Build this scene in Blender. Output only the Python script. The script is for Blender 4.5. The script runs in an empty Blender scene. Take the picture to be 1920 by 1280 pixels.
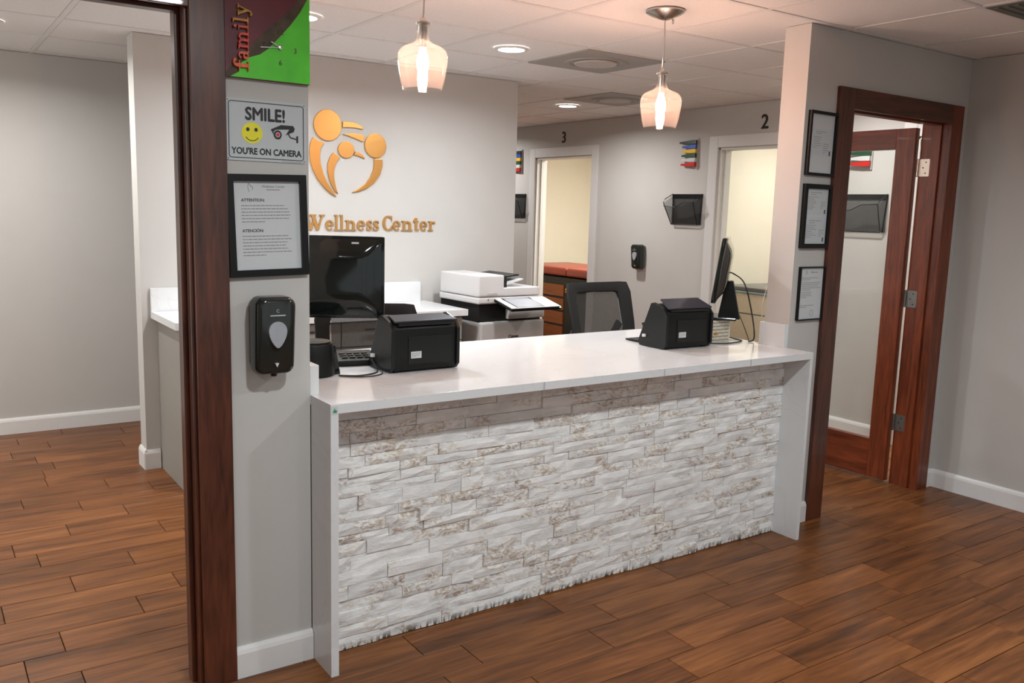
import bpy, bmesh, math, random
from math import sin, cos, pi, radians as R
from mathutils import Vector, Matrix
random.seed(7)
S = bpy.context.scene
COL = S.collection
# ------------------------------------------------------------------ camera
cam = bpy.data.cameras.new('camera'); cam.sensor_width = 36.0; cam.lens = 36.0*1632.53/1920
cam.clip_start = 0.05
co = bpy.data.objects.new('camera', cam); COL.objects.link(co); S.camera = co
co.matrix_world = (Matrix.Translation((-1.5969, -2.6806, 1.5378)) @ Matrix.Rotation(-.6055, 4, 'Z')
                   @ Matrix.Rotation(pi/2-.1491, 4, 'X') @ Matrix.Rotation(.0284, 4, 'Z'))
# ------------------------------------------------------------------ world, exposure, light levels
S.view_settings.view_transform = 'Standard'; S.view_settings.look = 'None'
S.view_settings.gamma = 1.0; S.view_settings.use_curve_mapping = False
S.view_settings.exposure = 0.9
W = bpy.data.worlds.new('world'); S.world = W; W.use_nodes = True
W.node_tree.nodes['Background'].inputs[0].default_value = (.9, .95, 1, 1)
W.node_tree.nodes['Background'].inputs[1].default_value = .45
# downlights: (x, y, watts, colour, in view?)
FRONT = (.93, .985, 1.0); COOL = (.91, .97, 1.0); HALL = (1.0, .97, .94)
DOWN = [(-.597, -1.555, 12.5, FRONT), (1.232, -1.555, 10, FRONT), (2.85, -2.2, 2.5, FRONT), (-2.4, -2.6, 9, FRONT), (.62, -4.3, 9, FRONT),
        (1.232, 1.493, 11.5, COOL), (.013, 1.493, 11.5, COOL), (3.06, 3.32, 11.5, HALL), (-1.22, 2.72, 12, HALL), (-2.4, .9, 8, HALL),
        (3.3, 5.6, 9, HALL), (3.3, .9, 8, HALL)]
ROOMLIGHT = [(5.1, 4.4, 32), (5.3, 2.0, 7), (5.2, -.1, 20)]
BULB = 165.0
# ------------------------------------------------------------------ materials
def new(name):
    m = bpy.data.materials.new(name); m.use_nodes = True
    nt = m.node_tree; return m, nt, nt.nodes['Principled BSDF']
def L(nt, a, b): nt.links.new(a, b)
def N(nt, t, **k):
    n = nt.nodes.new(t)
    for a, v in k.items(): setattr(n, a, v)
    return n
def plain(name, c, rough=.5, metal=0, noise=.04, scale=40, bump=0, spec=.5, emit=0, coat=0):
    m, nt, b = new(name)
    b.inputs['Roughness'].default_value = rough; b.inputs['Metallic'].default_value = metal
    b.inputs['Specular IOR Level'].default_value = spec; b.inputs['Coat Weight'].default_value = coat
    tc = N(nt, 'ShaderNodeTexCoord'); nz = N(nt, 'ShaderNodeTexNoise'); nz.inputs['Scale'].default_value = scale
    nz.inputs['Detail'].default_value = 4
    L(nt, tc.outputs['Object'], nz.inputs['Vector'])
    cr = N(nt, 'ShaderNodeValToRGB'); e = cr.color_ramp.elements
    e[0].position = .3; e[1].position = .7
    e[0].color = [max(0, x*(1-noise)) for x in c]+[1]; e[1].color = [min(1, x*(1+noise)) for x in c]+[1]
    L(nt, nz.outputs['Fac'], cr.inputs['Fac']); L(nt, cr.outputs['Color'], b.inputs['Base Color'])
    if bump:
        bp = N(nt, 'ShaderNodeBump'); bp.inputs['Strength'].default_value = bump; bp.inputs['Distance'].default_value = .002
        L(nt, nz.outputs['Fac'], bp.inputs['Height']); L(nt, bp.outputs['Normal'], b.inputs['Normal'])
    if emit:
        b.inputs['Emission Color'].default_value = list(c)+[1]; b.inputs['Emission Strength'].default_value = emit
    return m
def wood(name, c1, c2, axis, rough=.35, knots=True):
    m, nt, b = new(name); b.inputs['Roughness'].default_value = rough; b.inputs['Coat Weight'].default_value = .15
    g = N(nt, 'ShaderNodeNewGeometry'); mp = N(nt, 'ShaderNodeMapping')
    sc = [9, 9, 9]; sc['xyz'.index(axis)] = .9; mp.inputs['Scale'].default_value = sc
    L(nt, g.outputs['Position'], mp.inputs['Vector'])
    n1 = N(nt, 'ShaderNodeTexNoise'); n1.inputs['Scale'].default_value = 1.6; n1.inputs['Detail'].default_value = 5; n1.inputs['Distortion'].default_value = 1.2
    n2 = N(nt, 'ShaderNodeTexNoise'); n2.inputs['Scale'].default_value = 9; n2.inputs['Detail'].default_value = 6
    L(nt, mp.outputs[0], n1.inputs['Vector']); L(nt, mp.outputs[0], n2.inputs['Vector'])
    mx = N(nt, 'ShaderNodeMath', operation='MULTIPLY_ADD'); mx.inputs[1].default_value = .45
    ad = N(nt, 'ShaderNodeMath', operation='MULTIPLY'); ad.inputs[1].default_value = .6
    L(nt, n1.outputs['Fac'], ad.inputs[0]); L(nt, n2.outputs['Fac'], mx.inputs[0]); L(nt, ad.outputs[0], mx.inputs[2])
    cr = N(nt, 'ShaderNodeValToRGB'); e = cr.color_ramp.elements
    e[0].position = .35; e[1].position = .68; e[0].color = list(c1)+[1]; e[1].color = list(c2)+[1]
    L(nt, mx.outputs[0], cr.inputs['Fac']); L(nt, cr.outputs['Color'], b.inputs['Base Color'])
    bp = N(nt, 'ShaderNodeBump'); bp.inputs['Strength'].default_value = .15; bp.inputs['Distance'].default_value = .001
    L(nt, n2.outputs['Fac'], bp.inputs['Height']); L(nt, bp.outputs['Normal'], b.inputs['Normal'])
    return m
def plankmat():
    m, nt, b = new('wood look floor tile')
    g = N(nt, 'ShaderNodeNewGeometry'); oi = N(nt, 'ShaderNodeObjectInfo')
    off = N(nt, 'ShaderNodeMath', operation='MULTIPLY'); off.inputs[1].default_value = 37.0
    L(nt, oi.outputs['Random'], off.inputs[0])
    def noise(scale, vec, det, dist):
        mp = N(nt, 'ShaderNodeMapping'); mp.inputs['Scale'].default_value = vec; L(nt, g.outputs['Position'], mp.inputs['Vector'])
        n = N(nt, 'ShaderNodeTexNoise', noise_dimensions='4D'); n.inputs['Scale'].default_value = scale
        n.inputs['Detail'].default_value = det; n.inputs['Distortion'].default_value = dist
        L(nt, mp.outputs[0], n.inputs['Vector']); L(nt, off.outputs[0], n.inputs['W']); return n
    big = noise(1.0, (1.3, 11, 1), 3, .9); fine = noise(1.0, (5, 75, 5), 5, .6); mid = noise(1.0, (2.2, 26, 1), 5, 1.6)
    cr = N(nt, 'ShaderNodeValToRGB'); e = cr.color_ramp.elements
    e[0].position = .33; e[0].color = (.080, .028, .0075, 1); e[1].position = .72; e[1].color = (.35, .135, .040, 1)
    x = cr.color_ramp.elements.new(.5); x.color = (.20, .070, .018, 1)
    a = N(nt, 'ShaderNodeMath', operation='MULTIPLY_ADD'); a.inputs[1].default_value = .5
    c = N(nt, 'ShaderNodeMath', operation='MULTIPLY'); c.inputs[1].default_value = .5
    L(nt, big.outputs['Fac'], c.inputs[0]); L(nt, mid.outputs['Fac'], a.inputs[0]); L(nt, c.outputs[0], a.inputs[2])
    r = N(nt, 'ShaderNodeMath', operation='MULTIPLY_ADD'); r.inputs[1].default_value = .10; r.inputs[2].default_value = -.05
    L(nt, oi.outputs['Random'], r.inputs[0])
    s = N(nt, 'ShaderNodeMath', operation='ADD'); L(nt, a.outputs[0], s.inputs[0]); L(nt, r.outputs[0], s.inputs[1])
    L(nt, s.outputs[0], cr.inputs['Fac'])
    mix = N(nt, 'ShaderNodeMixRGB', blend_type='MULTIPLY'); mix.inputs['Fac'].default_value = .45
    cf = N(nt, 'ShaderNodeValToRGB'); cf.color_ramp.elements[0].position = .3; cf.color_ramp.elements[1].position = .65
    cf.color_ramp.elements[0].color = (.45, .4, .38, 1)
    L(nt, fine.outputs['Fac'], cf.inputs['Fac']); L(nt, cr.outputs['Color'], mix.inputs[1]); L(nt, cf.outputs['Color'], mix.inputs[2])
    L(nt, mix.outputs[0], b.inputs['Base Color'])
    b.inputs['Roughness'].default_value = .36; b.inputs['Specular IOR Level'].default_value = .3
    bp = N(nt, 'ShaderNodeBump'); bp.inputs['Strength'].default_value = .35; bp.inputs['Distance'].default_value = .0015
    L(nt, fine.outputs['Fac'], bp.inputs['Height']); L(nt, bp.outputs['Normal'], b.inputs['Normal'])
    return m
def stonemat():
    m, nt, b = new('white quartzite ledgestone')
    g = N(nt, 'ShaderNodeNewGeometry'); oi = N(nt, 'ShaderNodeObjectInfo')
    off = N(nt, 'ShaderNodeMath', operation='MULTIPLY'); off.inputs[1].default_value = 53.0; L(nt, oi.outputs['Random'], off.inputs[0])
    mp = N(nt, 'ShaderNodeMapping'); mp.inputs['Scale'].default_value = (1, 1, 1.9); mp.inputs['Rotation'].default_value = (0, -.5, 0)
    L(nt, g.outputs['Position'], mp.inputs['Vector'])
    def nz(s, d, dist):
        n = N(nt, 'ShaderNodeTexNoise', noise_dimensions='4D'); n.inputs['Scale'].default_value = s; n.inputs['Detail'].default_value = d
        n.inputs['Distortion'].default_value = dist; L(nt, mp.outputs[0], n.inputs['Vector']); L(nt, off.outputs[0], n.inputs['W']); return n
    a = nz(7, 6, 1.0); v = nz(26, 6, 2.2); t = nz(3.2, 2, .5)
    # white to grey-white base
    cr = N(nt, 'ShaderNodeValToRGB'); e = cr.color_ramp.elements
    e[0].position = .35; e[0].color = (.74, .75, .75, 1); e[1].position = .6; e[1].color = (.92, .925, .92, 1)
    L(nt, a.outputs['Fac'], cr.inputs['Fac'])
    # tan and rust patches with veins
    pr = N(nt, 'ShaderNodeValToRGB'); e = pr.color_ramp.elements; e[0].position = .48; e[0].color = (0, 0, 0, 1); e[1].position = .58; e[1].color = (1, 1, 1, 1)
    L(nt, t.outputs['Fac'], pr.inputs['Fac'])
    vr = N(nt, 'ShaderNodeValToRGB'); e = vr.color_ramp.elements; e[0].position = .44; e[0].color = (0, 0, 0, 1); e[1].position = .62; e[1].color = (1, 1, 1, 1)
    L(nt, v.outputs['Fac'], vr.inputs['Fac'])
    mu = N(nt, 'ShaderNodeMath', operation='MULTIPLY'); L(nt, pr.outputs['Color'], mu.inputs[0]); L(nt, vr.outputs['Color'], mu.inputs[1])
    tc = N(nt, 'ShaderNodeValToRGB'); e = tc.color_ramp.elements; e[0].position = .38; e[0].color = (.36, .22, .15, 1); e[1].position = .62; e[1].color = (.56, .46, .30, 1)
    L(nt, a.outputs['Fac'], tc.inputs['Fac'])
    mm = N(nt, 'ShaderNodeMath', operation='MULTIPLY'); mm.inputs[1].default_value = .85; L(nt, mu.outputs[0], mm.inputs[0])
    mx = N(nt, 'ShaderNodeMixRGB'); L(nt, mm.outputs[0], mx.inputs['Fac']); L(nt, cr.outputs['Color'], mx.inputs[1]); L(nt, tc.outputs['Color'], mx.inputs[2])
    # mop dirt along the floor line
    sx = N(nt, 'ShaderNodeSeparateXYZ'); L(nt, g.outputs['Position'], sx.inputs[0])
    mr = N(nt, 'ShaderNodeMapRange'); mr.inputs['From Min'].default_value = .034; mr.inputs['From Max'].default_value = .004
    L(nt, sx.outputs['Z'], mr.inputs['Value'])
    dn = N(nt, 'ShaderNodeTexNoise'); dn.inputs['Scale'].default_value = 38; dn.inputs['Detail'].default_value = 5
    dm = N(nt, 'ShaderNodeMapping'); dm.inputs['Scale'].default_value = (1.8, 1, .5); L(nt, g.outputs['Position'], dm.inputs['Vector']); L(nt, dm.outputs[0], dn.inputs['Vector'])
    dr = N(nt, 'ShaderNodeValToRGB'); e = dr.color_ramp.elements; e[0].position = .47; e[0].color = (0, 0, 0, 1); e[1].position = .58; e[1].color = (1, 1, 1, 1)
    L(nt, dn.outputs['Fac'], dr.inputs['Fac'])
    dd = N(nt, 'ShaderNodeMath', operation='MULTIPLY'); L(nt, mr.outputs[0], dd.inputs[0]); L(nt, dr.outputs['Color'], dd.inputs[1])
    mx2 = N(nt, 'ShaderNodeMixRGB'); L(nt, dd.outputs[0], mx2.inputs['Fac']); L(nt, mx.outputs[0], mx2.inputs[1]); mx2.inputs[2].default_value = (.06, .05, .035, 1)
    L(nt, mx2.outputs[0], b.inputs['Base Color']); b.inputs['Roughness'].default_value = .7
    bp = N(nt, 'ShaderNodeBump'); bp.inputs['Strength'].default_value = .5; bp.inputs['Distance'].default_value = .004
    L(nt, v.outputs['Fac'], bp.inputs['Height'])
    b2 = N(nt, 'ShaderNodeBump'); b2.inputs['Strength'].default_value = .5; b2.inputs['Distance'].default_value = .01
    L(nt, a.outputs['Fac'], b2.inputs['Height']); L(nt, bp.outputs['Normal'], b2.inputs['Normal']); L(nt, b2.outputs['Normal'], b.inputs['Normal'])
    return m
def quartz():
    m, nt, b = new('white quartz worktop')
    g = N(nt, 'ShaderNodeNewGeometry'); n = N(nt, 'ShaderNodeTexNoise'); n.inputs['Scale'].default_value = 3; n.inputs['Detail'].default_value = 8; n.inputs['Distortion'].default_value = 1.5
    L(nt, g.outputs['Position'], n.inputs['Vector'])
    cr = N(nt, 'ShaderNodeValToRGB'); e = cr.color_ramp.elements; e[0].position = .49; e[0].color = (.74, .76, .775, 1); e[1].position = .53; e[1].color = (.74, .76, .775, 1)
    x = e.new(.51); x.color = (.71, .72, .73, 1)
    L(nt, n.outputs['Fac'], cr.inputs['Fac']); L(nt, cr.outputs['Color'], b.inputs['Base Color'])
    b.inputs['Roughness'].default_value = .14; return m
def meshmat(name, c, alpha, scale=None):
    m, nt, b = new(name); b.inputs['Base Color'].default_value = list(c)+[1]; b.inputs['Roughness'].default_value = .6
    t = N(nt, 'ShaderNodeBsdfTransparent'); mx = N(nt, 'ShaderNodeMixShader')
    tc = N(nt, 'ShaderNodeTexCoord'); w = N(nt, 'ShaderNodeTexNoise'); w.inputs['Scale'].default_value = 120; L(nt, tc.outputs['Object'], w.inputs['Vector'])
    mr = N(nt, 'ShaderNodeMapRange'); mr.inputs['To Min'].default_value = alpha-.06; mr.inputs['To Max'].default_value = alpha+.06
    L(nt, w.outputs['Fac'], mr.inputs['Value']); L(nt, mr.outputs[0], mx.inputs['Fac'])
    L(nt, t.outputs[0], mx.inputs[1]); L(nt, b.outputs[0], mx.inputs[2]); L(nt, mx.outputs[0], nt.nodes['Material Output'].inputs['Surface'])
    return m
def glassmat(name, tint, body=.06, rough=.02):
    m, nt, b = new(name)
    nt.nodes.remove(b)
    t = N(nt, 'ShaderNodeBsdfTransparent'); t.inputs[0].default_value = list(tint)+[1]
    gl = N(nt, 'ShaderNodeBsdfGlossy'); gl.inputs['Roughness'].default_value = rough
    lw = N(nt, 'ShaderNodeFresnel'); lw.inputs['IOR'].default_value = 1.5
    geo = N(nt, 'ShaderNodeNewGeometry'); sub = N(nt, 'ShaderNodeMath', operation='MULTIPLY')
    inv = N(nt, 'ShaderNodeMath', operation='SUBTRACT'); inv.inputs[0].default_value = 1.0; L(nt, geo.outputs['Backfacing'], inv.inputs[1])
    L(nt, lw.outputs[0], sub.inputs[0]); L(nt, inv.outputs[0], sub.inputs[1])
    mx = N(nt, 'ShaderNodeMixShader'); L(nt, sub.outputs[0], mx.inputs['Fac']); L(nt, t.outputs[0], mx.inputs[1]); L(nt, gl.outputs[0], mx.inputs[2])
    if body:
        tl = N(nt, 'ShaderNodeBsdfTranslucent'); tl.inputs[0].default_value = (1, .95, .92, 1)
        m2 = N(nt, 'ShaderNodeMixShader'); m2.inputs['Fac'].default_value = body
        L(nt, mx.outputs[0], m2.inputs[1]); L(nt, tl.outputs[0], m2.inputs[2]); mx = m2
    L(nt, mx.outputs[0], nt.nodes['Material Output'].inputs['Surface'])
    return m
def emis(name, c, s):
    m = bpy.data.materials.new(name); m.use_nodes = True; nt = m.node_tree; b = nt.nodes['Principled BSDF']
    b.inputs['Base Color'].default_value = (.8, .8, .8, 1); b.inputs['Emission Color'].default_value = list(c)+[1]; b.inputs['Emission Strength'].default_value = s
    return m
M = dict(
 wall=plain('greige wall paint', (.555, .545, .525), .75, noise=.012, scale=6, bump=.05),
 cream=plain('cream wall paint', (.75, .715, .61), .75, noise=.012, scale=6),
 trim=plain('white trim paint', (.78, .78, .775), .38, noise=.01),
 trimh=plain('soft white hallway casing', (.68, .68, .67), .45, noise=.01),
 ceil=plain('white acoustic ceiling tile', (.82, .81, .80), .9, noise=.03, scale=90, bump=.25),
 grid=plain('white ceiling grid metal', (.76, .75, .74), .6, noise=.01),
 plank=plankmat(), grout=plain('dark floor grout', (.05, .03, .02), .9), stone=stonemat(), quartz=quartz(),
 mortar=plain('grey stone backing', (.38, .37, .35), .9),
 dark=wood('dark walnut stained casing', (.028, .0075, .004), (.14, .038, .017), 'z'),
 darkh=wood('dark walnut stained header', (.028, .0075, .004), (.13, .036, .016), 'x'),
 red=wood('red lit stained door', (.08, .015, .005), (.26, .055, .016), 'z'),  # red woods: redder lighting at the right door is put into the colour
 redh=wood('red lit stained rail', (.08, .015, .005), (.24, .05, .015), 'x'),
 redy=wood('red lit rail along the leaf', (.08, .015, .005), (.24, .05, .015), 'y'),
 black=plain('black plastic', (.004, .0048, .0046), .42, spec=.3, noise=.1), gloss=plain('glossy black plastic', (.008, .011, .010), .08, noise=.05),
 gloss2=plain('smooth black dispenser plastic', (.016, .019, .017), .13, noise=.05),
 charc=plain('charcoal plastic', (.007, .0085, .0085), .36, spec=.35, noise=.05), slate=plain('blue grey lid plastic', (.025, .028, .042), .3),
 greyp=plain('grey translucent plastic', (.10, .115, .105), .25), white=plain('white plastic', (.66, .65, .65), .35, noise=.01),
 offw=plain('off white plastic', (.52, .51, .50), .4, noise=.01), cab=plain('grey cabinet laminate', (.30, .285, .26), .5, noise=.015),
 cabd=plain('dark grey toe kick', (.10, .11, .10), .6),
 paper=plain('white paper', (.60, .63, .65), .5, noise=.005), ink=plain('grey printed ink', (.27, .28, .30), .7), inkd=plain('dark printed ink', (.09, .09, .10), .7),
 kink=plain('black print', (.012, .012, .014), .5), signw=plain('white sign metal', (.55, .60, .63), .3, noise=.005),
 yellow=plain('yellow print', (.86, .82, .02), .4), redi=plain('red print', (.7, .03, .03), .5),
 gold=None, chrome=plain('brushed nickel', (.55, .53, .50), .25, metal=1, noise=.02), steel=plain('satin hinge metal', (.62, .52, .44), .35, metal=1),
 dull=plain('dull grey hinge metal', (.22, .22, .21), .45, metal=.8), fabric=plain('black seat fabric', (.009, .0105, .011), .85, bump=.3, scale=300),
 bronze=plain('black number', (.02, .014, .010), .5), vent=plain('light grey vent metal', (.34, .33, .31), .55, noise=.01),
 ventl=plain('pale grey vent disc', (.50, .48, .45), .55), ventd=plain('dark return grille', (.13, .135, .115), .6),
 screen=plain('pale lcd screen', (.36, .38, .42), .15), mesh=meshmat('black chair mesh', (.02, .022, .022), .76), wire=meshmat('black wire mesh', (.02, .022, .022), .46),
 holder=meshmat('smoky wire mesh', (.03, .03, .03), .34),
 glass=glassmat('clear lamp glass', (.99, .98, .975), .014, .0), pane=glassmat('clear door glass', (.95, .965, .95), 0),
 lens=emis('lit downlight lens', (1, .96, .9), 9), bulb=emis('glowing bulb', (1, .56, .39), BULB), core=emis('glowing filament', (1, .72, .5), 220),
 orange=plain('burnt orange vinyl', (.29, .045, .024), .35, bump=.1), drawer=wood('orange wood drawer front', (.20, .05, .008), (.30, .08, .016), 'y', .5),
 espresso=plain('espresso cabinet', (.016, .013, .012), .5), beige=plain('beige exam table', (.64, .56, .44), .5), pad=plain('grey vinyl pad', (.12, .12, .12), .3),
 blue=plain('pale blue sheen', (.30, .42, .50), .35), chairw=wood('brown chair wood', (.10, .03, .012), (.18, .06, .025), 'z'),  # blue: sheen on the exam pad edge, put in as colour
 lime=None, maroon=None, led=emis('green status light', (.1, 1, .45), 3), cable=plain('black cable', (.015, .015, .016), .5), cord=plain('cream cord', (.66, .60, .50), .5),
 rubber=plain('black rubber', (.01, .01, .01), .8), gfl=plain('green sticker print', (.05, .30, .15), .5), offbox=plain('ivory box plastic', (.66, .61, .50), .5), hole=plain('shadowed box inside', (.20, .18, .13), .9),
)
def goldmat():
    m, nt, b = new('brushed gold'); b.inputs['Base Color'].default_value = (.62, .33, .10, 1); b.inputs['Metallic'].default_value = .85; b.inputs['Roughness'].default_value = .36
    tc = N(nt, 'ShaderNodeTexCoord'); n = N(nt, 'ShaderNodeTexNoise'); n.inputs['Scale'].default_value = 12
    mp = N(nt, 'ShaderNodeMapping'); mp.inputs['Scale'].default_value = (1, 1, 14); L(nt, tc.outputs['Object'], mp.inputs['Vector']); L(nt, mp.outputs[0], n.inputs['Vector'])
    mr = N(nt, 'ShaderNodeMapRange'); mr.inputs['To Min'].default_value = .3; mr.inputs['To Max'].default_value = .48; L(nt, n.outputs['Fac'], mr.inputs['Value']); L(nt, mr.outputs[0], b.inputs['Roughness'])
    return m
M['gold'] = goldmat()
M['golds'] = plain('bronze letter face', (.47, .25, .075), .45, metal=.35)
M['lime'] = plain('lime green paint', (.10, .72, .03), .5, noise=.15, scale=9, bump=.4)
M['maroon'] = plain('maroon paint', (.135, .012, .022), .45, noise=.25, scale=12, bump=.3)
M['murk'] = plain('brown grey paint edge', (.085, .06, .035), .6, noise=.4, scale=25)
FL = {'black': (.012, .02, .014), 'blue': (.01, .09, .45), 'yellow': (.85, .50, .01), 'green': (.01, .07, .03), 'white': (.62, .62, .63), 'red': (.55, .015, .01)}
for k, c in FL.items(): M['flag_'+k] = plain(k+' flag plastic', c, .35)
# ------------------------------------------------------------------ mesh helpers
class MB:
    def __init__(s): s.bm = bmesh.new()
    def vs(s, pts, X=None):
        return [s.bm.verts.new((X @ Vector(p)) if X else p) for p in pts]
    def box(s, x0, x1, y0, y1, z0, z1, X=None):
        v = s.vs([(x0, y0, z0), (x1, y0, z0), (x1, y1, z0), (x0, y1, z0), (x0, y0, z1), (x1, y0, z1), (x1, y1, z1), (x0, y1, z1)], X)
        for f in ((0, 3, 2, 1), (4, 5, 6, 7), (0, 1, 5, 4), (1, 2, 6, 5), (2, 3, 7, 6), (3, 0, 4, 7)): s.bm.faces.new([v[i] for i in f])
        return s
    def prism(s, poly, a, b, axis='y', X=None):
        def p3(p, t):
            return {'y': (p[0], t, p[1]), 'x': (t, p[0], p[1]), 'z': (p[0], p[1], t)}[axis]
        A = s.vs([p3(p, a) for p in poly], X); B = s.vs([p3(p, b) for p in poly], X); n = len(poly)
        f1 = s.bm.faces.new(A); f2 = s.bm.faces.new(B[::-1])
        for i in range(n): s.bm.faces.new([A[i], B[i], B[(i+1) % n], A[(i+1) % n]])
        return s
    def lathe(s, prof, n=24, c=(0, 0, 0), axis='z', cap=False):
        rings = []
        for r, z in prof:
            ring = []
            for k in range(n):
                a = 2*pi*k/n
                p = (r*cos(a), r*sin(a), z)
                if axis == 'y': p = (p[0], p[2], p[1])
                ring.append(s.bm.verts.new((p[0]+c[0], p[1]+c[1], p[2]+c[2])))
            rings.append(ring)
        for A, B in zip(rings, rings[1:]):
            for k in range(n): s.bm.faces.new([A[k], A[(k+1) % n], B[(k+1) % n], B[k]])
        if cap:
            s.bm.faces.new(rings[0][::-1]); s.bm.faces.new(rings[-1])
        return s
    def tube(s, pts, r, n=8):
        P = [Vector(p) for p in pts]; rings = []
        for i, p in enumerate(P):
            d = (P[min(i+1, len(P)-1)]-P[max(i-1, 0)]).normalized()
            u = d.cross(Vector((0, 0, 1)));
            if u.length < .05: u = d.cross(Vector((1, 0, 0)))
            u.normalize(); v = d.cross(u)
            rings.append([s.bm.verts.new(p+u*r*cos(2*pi*k/n)+v*r*sin(2*pi*k/n)) for k in range(n)])
        for A, B in zip(rings, rings[1:]):
            for k in range(n): s.bm.faces.new([A[k], A[(k+1) % n], B[(k+1) % n], B[k]])
        s.bm.faces.new(rings[0][::-1]); s.bm.faces.new(rings[-1]); return s
    def build(s, name, mat, parent=None, bevel=0, smooth=False, seg=2, world=False):
        if world and parent is not None: s.bm.transform(wmat(parent).inverted())
        bmesh.ops.recalc_face_normals(s.bm, faces=s.bm.faces[:])
        if bevel:
            bmesh.ops.bevel(s.bm, geom=[e for e in s.bm.edges if len(e.link_faces) == 2 and e.calc_face_angle(0) > .5], offset=bevel, segments=seg, affect='EDGES', profile=.6, clamp_overlap=True)
        me = bpy.data.meshes.new(name); s.bm.to_mesh(me); s.bm.free()
        if mat: me.materials.append(M[mat] if isinstance(mat, str) else mat)
        if smooth:
            for p in me.polygons: p.use_smooth = True
            try: me.set_sharp_from_angle(angle=R(38))
            except Exception: pass
        o = bpy.data.objects.new(name, me); COL.objects.link(o)
        if parent is not None: o.parent = parent
        return o
def wmat(o):
    m = o.matrix_basis.copy()
    while o.parent: o = o.parent; m = o.matrix_basis @ m
    return m
def tag(o, label, cat, group=None, kind=None):
    if label: o['label'] = label
    if cat: o['category'] = cat
    if group: o['group'] = group
    if kind: o['kind'] = kind
    return o
def thing(name, label, cat, loc=(0, 0, 0), rz=0, group=None, kind=None):
    o = bpy.data.objects.new(name, None); COL.objects.link(o); o.empty_display_size = .1
    o.location = loc; o.rotation_euler = (0, 0, rz); return tag(o, label, cat, group, kind)
def struct(o): o['kind'] = 'structure'; return o
def sbox(name, mat, *b, parent=None, bevel=0):
    o = MB().box(*b).build(name, mat, parent, bevel)
    if parent is None: struct(o)
    return o
def B(name, mat, parent, *b, bevel=0, seg=2, smooth=False): return MB().box(*b).build(name, mat, parent, bevel, smooth, seg)
def cptree(o, parent=None):
    c = o.copy(); COL.objects.link(c); c.parent = parent
    for ch in [x for x in COL.objects if x.parent == o]: cptree(ch, c)
    return c
def rr(x0, x1, z0, z1, r, n=5):
    out = []
    for cx, cz, a in ((x1-r, z1-r, 0), (x0+r, z1-r, 90), (x0+r, z0+r, 180), (x1-r, z0+r, 270)):
        out += [(cx+r*cos(R(a+90*k/n)), cz+r*sin(R(a+90*k/n))) for k in range(n+1)]
    return out
def ell(cx, cz, rx, rz, n=36): return [(cx+rx*cos(2*pi*k/n), cz+rz*sin(2*pi*k/n)) for k in range(n)]
def text(s, size, mat, parent, loc, rot=(pi/2, 0, 0), ext=.0004, bold=0, name='lettering', align='CENTER', sx=1):
    c = bpy.data.curves.new('t', 'FONT'); c.body = s; c.size = size; c.extrude = ext; c.align_x = align; c.resolution_u = 3
    o = bpy.data.objects.new('t', c); COL.objects.link(o)
    me = bpy.data.meshes.new_from_object(o.evaluated_get(bpy.context.evaluated_depsgraph_get()))
    bpy.data.objects.remove(o); me.name = name
    if bold:      # embolden: the same glyph outlines laid over one another, a hair apart
        bm = bmesh.new()
        for q, (dx, dy) in enumerate(((-1, 0), (1, 0), (0, 1), (0, -1), (0, 0))):
            m2 = me.copy(); m2.transform(Matrix.Translation((dx*bold, dy*bold, q*.00004))); bm.from_mesh(m2); bpy.data.meshes.remove(m2)
        bm.to_mesh(me); bm.free()
    X = Matrix.Translation(loc) @ Matrix.Rotation(rot[2], 4, 'Z') @ Matrix.Rotation(rot[0], 4, 'X') @ Matrix.Rotation(rot[1], 4, 'Z') @ Matrix.Scale(sx, 4, (1, 0, 0))
    me.transform(X); me.materials.clear(); me.materials.append(M[mat])
    r = bpy.data.objects.new(name, me); COL.objects.link(r); r.parent = parent; return r
def ribbon(pts, ws):
    """outline of a stroke that follows pts with half widths ws"""
    Lf, Rt = [], []
    for i, p in enumerate(pts):
        a = pts[max(i-1, 0)]; b = pts[min(i+1, len(pts)-1)]; dx, dz = b[0]-a[0], b[1]-a[1]; l = math.hypot(dx, dz) or 1
        nx, nz = -dz/l, dx/l; w = ws[i] if isinstance(ws, (list, tuple)) else ws
        Lf.append((p[0]+nx*w, p[1]+nz*w)); Rt.append((p[0]-nx*w, p[1]-nz*w))
    return Lf+Rt[::-1]
C = 2.4307
H = C
# ------------------------------------------------------------------ floor
floor = MB().box(-3.6, 7.2, -5.1, 7.0, -.12, -.009).build('floor', 'grout'); struct(floor)
rows = [-.193+.1542*k for k in range(-9, 1)]+[-.193+.1655*k for k in range(1, 5)]
while rows[-1] < 6.2: rows.append(rows[-1]+.1636)
phase = {-.0: 0}
known = {(-.193, -.347): -.064, (-.347, -.501): .397, (-.501, -.655): .025, (-.655, -.81): .504, (-.81, -.963): .266, (-.963, -1.117): .108, (-1.117, -1.27): .55,
         (.469, .633): -1.242, (.633, .796): -.952, (.796, .96): -1.378+.6, (.96, 1.123): -1.14, (1.123, 1.287): -.887, (1.287, 1.451): -1.226, (1.451, 1.614): -1.306,
         (1.614, 1.778): -1.068, (1.778, 1.941): -.785, (1.941, 2.105): -.967, (2.105, 2.27): -1.21}
PL = .6185
def phase_of(y0):
    for (a, b), p in known.items():
        if abs(min(a, b)-y0) < .04: return p
    random.seed(int((y0+9)*1000)); return random.random()*PL
plank_me = {}
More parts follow.
